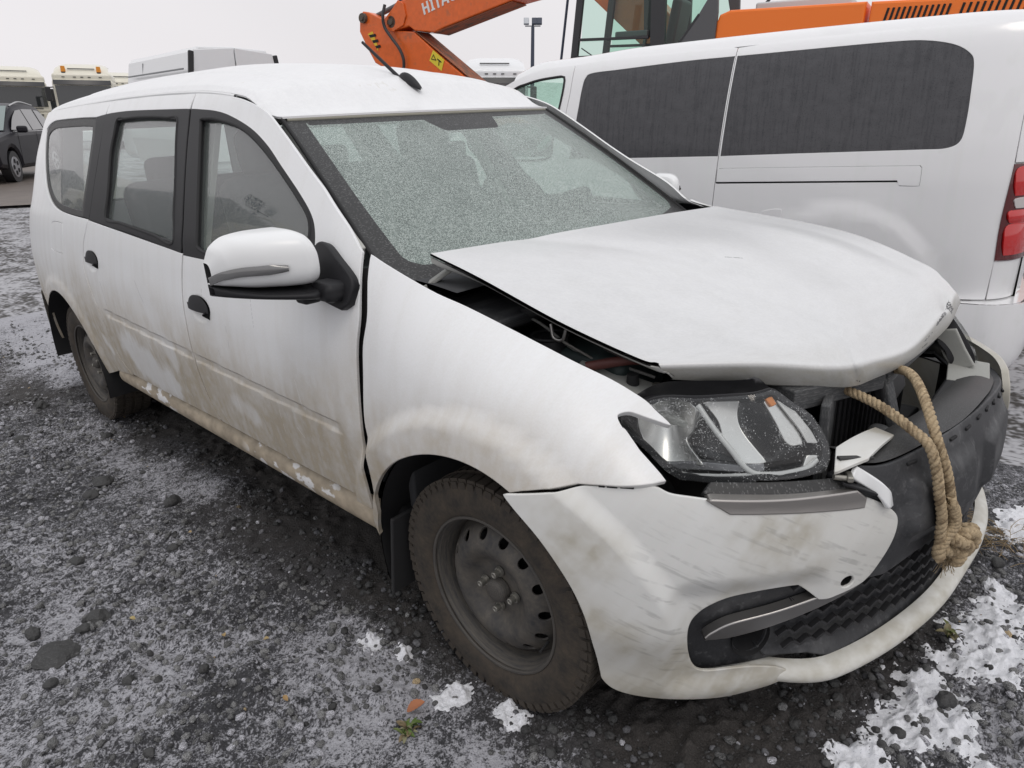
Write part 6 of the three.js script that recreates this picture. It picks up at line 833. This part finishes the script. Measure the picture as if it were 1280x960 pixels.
  // stones large enough to be picked out
  const big = [[-1.02, 1.56, 0.058, 0.32, 0.6], [-3.35, 1.06, 0.035, 0.8, 0], [-1.16, 1.58, 0.022, 0.9, 0], [-1.08, 1.47, 0.02, 0.6, 1], [-1.12, 1.42, 0.035, 0.45, 0.5], [-1.63, 1.0, 0.03, 0.7, 2], [0.85, 0.14, 0.022, 0.8, 1], [0.8, 0.3, 0.016, 0.8, 0], [-2.05, 1.13, 0.04, 0.35, 0.4], [-1.95, 1.2, 0.03, 0.4, 1], [-1.3, 1.12, 0.022, 0.7, 2.2], [-0.75, 1.45, 0.016, 0.8, 1], [-0.62, 1.3, 0.014, 0.8, 2], [-1.5, 1.38, 0.025, 0.5, 0.3], [-0.9, 1.6, 0.018, 0.6, 1.4], [-2.6, 0.95, 0.028, 0.7, 2], [-2.9, 1.25, 0.03, 0.5, 1], [-0.45, 1.5, 0.014, 0.8, 0], [-0.3, 1.42, 0.012, 0.9, 1], [0.82, -0.55, 0.02, 0.7, 1], [0.95, -0.9, 0.03, 0.6, 2], [-1.75, 1.62, 0.03, 0.5, 1.5], [-2.3, 1.55, 0.035, 0.5, 0.2], [-0.5, 1.68, 0.02, 0.7, 0.7]];
  const where = ['flat dark stone slab lying in the gravel, largest near the lower left corner', 'angular dark stone standing proud of the snowy gravel left of the rear wheel', 'small dark stone just left above the flat slab', 'small rounded stone beside the flat slab', 'flat broken asphalt piece behind the flat slab', 'dark rounded stone in the middle of the left gravel', 'grey stone half sunk in the snow patch at lower right', 'small grey stone at the edge of the lower right snow', 'low broken asphalt lump right of the rear wheel stone row', 'second low asphalt lump just nearer than the first', 'dark stone below the front door in the gravel', 'small dark stone at the bottom between slab and weed', 'tiny dark stone above the weed on the gravel', 'flattish stone midway along the left gravel', 'dark stone just right of the flat slab', 'dark stone nearest the rear wheel on the gravel', 'flattish grey stone left of the middle gravel', 'tiny dark stone left of the weed near the lower edge', 'tiny round stone closest to the weed', 'dark stone under the tow rope beside the dry grass', 'dark stone at the right edge behind the dry grass', 'flat dark stone at the left edge of the gravel', 'flat stone farther back at the left edge', 'dark stone at the very bottom of the gravel'];
  const proto = big.map(([x, z, s, sq, r], i) => { const q = stoneGeo(i + 5, sq); const o = mesh(i === 8 || i === 4 ? 'asphalt_piece' : 'stone', q, bareM); o.scale.setScalar(s); o.rotation.y = r; o.position.set(x, groundAt(x, z) + s * sq * 0.35, z); tag(o, where[i] ?? 'dark stone lying loose in the snow dusted gravel', 'stone', 'larger stones in the gravel'); return o; });
  // patches of lying snow
  const snowTex = tex(512, 512, (u, v, o) => { const a = n40(u, v), b = n160(u, v), h = hash2(u * 512, v * 512, 251), s = h > 0.985 ? 0.5 : 0; o[0] = 0.8 - 0.05 * a - s; o[1] = 0.81 - 0.05 * a - s; o[2] = 0.84 - 0.04 * a - s; }, { repeat: true });
  const snowM = mat(0xffffff, 0.85, 0, { map: scaled(snowTex, 3, 3), bumpMap: scaled(gritBump, 3, 3), bumpScale: 0.003 });
  const patch = (cx, cz, r, stretch, ang, label, sd, hh = 0.006) => {
    const n = 110, pos2 = [], uv2 = [], id = [], ok = [];
    for (let j = 0; j <= n; j++) for (let i = 0; i <= n; i++) { const a = (i / n * 2 - 1) * 1.35, b = (j / n * 2 - 1) * 1.35, xx = cx + r * (a * stretch * Math.cos(ang) - b * Math.sin(ang)), zz = cz + r * (a * stretch * Math.sin(ang) + b * Math.cos(ang)); const d = Math.hypot(a, b), f = 1 - d + 1.5 * (fbm(xx * 9 / Math.max(r * 6, 0.6), zz * 9 / Math.max(r * 6, 0.6), sd, 3) - 0.5) + (r < 0.08 ? 0.35 : 0.6) * (fbm(xx * 60, zz * 60, sd + 5, 3) - 0.5); const h = groundAt(xx, zz) - 0.006 + (hh + 0.006) * clamp(f * 1.1, 0, 1) ** 0.8 + 0.0035 * (fbm(xx * 26, zz * 26, sd + 9) - 0.5) * clamp(f * 3, 0, 1); pos2.push(xx, h, zz); uv2.push(xx, zz); ok.push(f > -0.02); }
    for (let j = 0; j < n; j++) for (let i = 0; i < n; i++) { const a = j * (n + 1) + i, b = a + 1, c = a + n + 1, d = c + 1; if (ok[a] && ok[b] && ok[c] && ok[d]) id.push(a, d, b, a, c, d); }
    const q = new THREE.BufferGeometry(); q.setAttribute('position', new THREE.Float32BufferAttribute(pos2, 3)); q.setAttribute('uv', new THREE.Float32BufferAttribute(uv2, 2)); q.setIndex(id); q.computeVertexNormals();
    tag(mesh('snow_patch', q, snowM), label, 'snow patch', 'patches of lying snow');
  };
  patch(-0.37, 0.93, 0.045, 1.2, 1.2, 'small snow patch left of the front wheel, the leftmost of four', 301);
  patch(-0.27, 0.895, 0.035, 1.2, 0.2, 'thin small snow patch between the leftmost one and the front tyre', 307, 0.008);
  patch(-0.04, 0.9, 0.06, 1.2, 1.3, 'bright snow patch in front of the front tyre beside the fallen leaf', 311);
  patch(0.1, 0.845, 0.042, 1.3, 0.4, 'snow patch close under the front tyre', 317);
  patch(0.89, -0.16, 0.17, 1.25, 1.4, 'large snow patch below the torn bumper at the right edge', 323, 0.01);
  patch(0.85, 0.2, 0.15, 1.2, 1.7, 'large lumpy snow patch at the lower right with stones in it', 331, 0.01);
  patch(0.79, 0.44, 0.11, 1.2, 1.0, 'snow patch in the lower right corner', 337, 0.009);
  patch(0.85, -0.84, 0.14, 1.5, 1.2, 'snow patch behind the tow rope at the right edge', 347, 0.009);
  patch(0.83, -0.42, 0.055, 1.4, 0.6, 'small snow patch between the grass and the large snow patch', 353, 0.012);
  // leaf, weeds
  const leafM = (c) => mat(c, 0.7, 0, { transmission: 0.15, thickness: 0 });
  const leafGeo = (L, W, curl) => sheet((u, v) => { const w = W * Math.sin(PI * u) ** 0.7 * (1 + 0.12 * Math.sin(u * 40)) * (v - 0.5) * 2; return [u * L, curl * Math.sin(u * PI) + 0.25 * Math.abs(w), w]; }, 16, 6, { thick: 0.0006 });
  { const o = mesh('fallen_leaf', leafGeo(0.055, 0.014, 0.006), leafM([0.42, 0.16, 0.07])); tag(o, 'fallen orange brown leaf lying beside a green weed in front of the front tyre', 'leaf'); o.position.set(-0.1, groundAt(-0.1, 1.015) + 0.006, 1.015); o.rotation.set(0.3, 0.9, 0.35); }
  const weed = (x, z, n, L, cols, label, name = 'weed') => { const t = thing(name, label, 'weed'); for (let i = 0; i < n; i++) { const a = rnd(0, 2 * PI), l = L * rnd(0.5, 1.1), o = mesh('leaf', leafGeo(l, l * rnd(0.12, 0.26), l * 0.25), leafM(cols[i % cols.length]), t); o.position.set(rnd(-0.4, 0.4) * L, 0.002, rnd(-0.4, 0.4) * L); o.rotation.set(rnd(-0.3, 0.3), a, rnd(0.05, 0.9)); } t.position.set(x, groundAt(x, z), z); };
  weed(-0.055, 1.05, 26, 0.035, [[0.1, 0.16, 0.03], [0.14, 0.18, 0.05], [0.25, 0.24, 0.14], [0.2, 0.15, 0.08]], 'small green weed growing in the gravel below the fallen leaf');
  weed(0.8, -0.1, 16, 0.035, [[0.13, 0.15, 0.04], [0.25, 0.22, 0.12]], 'small pale green weed beside the large snow patch');
  { // dry grass by the far bumper corner
    const t = thing('dry_grass', 'tuft of dry flattened grass beside the tow rope at the right edge', 'grass'); const bl = [];
    for (let i = 0; i < 170; i++) { const a = rnd(0, 2 * PI), l = rnd(0.03, 0.11), x = rnd(-0.16, 0.16), z = rnd(-0.1, 0.1), h = l * rnd(0.05, 0.5); bl.push(tube([[x, 0, z], [x + Math.cos(a) * l * 0.5, h, z + Math.sin(a) * l * 0.5], [x + Math.cos(a) * l, h * 0.7, z + Math.sin(a) * l]], 0.0009, 5, 3)); }
    tag(mesh('blades', bl, mat([0.3, 0.22, 0.12], 0.9), t), null, null, null, 'stuff'); t.position.set(0.8, groundAt(0.8, -0.72) + 0.003, -0.72);
  }
  for (const [x, z, c, l] of [[-0.72, 1.2, [0.4, 0.28, 0.12], 'small yellow leaf scrap in the middle of the gravel'], [-0.62, 1.13, [0.4, 0.3, 0.14], 'small ochre leaf scrap left of the snow patches'], [-1.0, 1.35, [0.45, 0.35, 0.15], 'yellow leaf scrap near the flat slab'], [-0.35, 1.2, [0.38, 0.24, 0.1], 'brown leaf scrap between slab and weed'], [-1.35, 1.05, [0.42, 0.3, 0.14], 'pale leaf scrap in the gravel below the rear door']]) { const o = mesh('leaf_scrap', leafGeo(0.02, 0.006, 0.003), leafM(c)); tag(o, l, 'leaf', 'leaf scraps in the gravel'); o.position.set(x, groundAt(x, z) + 0.006, z); o.rotation.set(0.2, x * 9, 0.25); }
}
renderer.render(scene, camera);
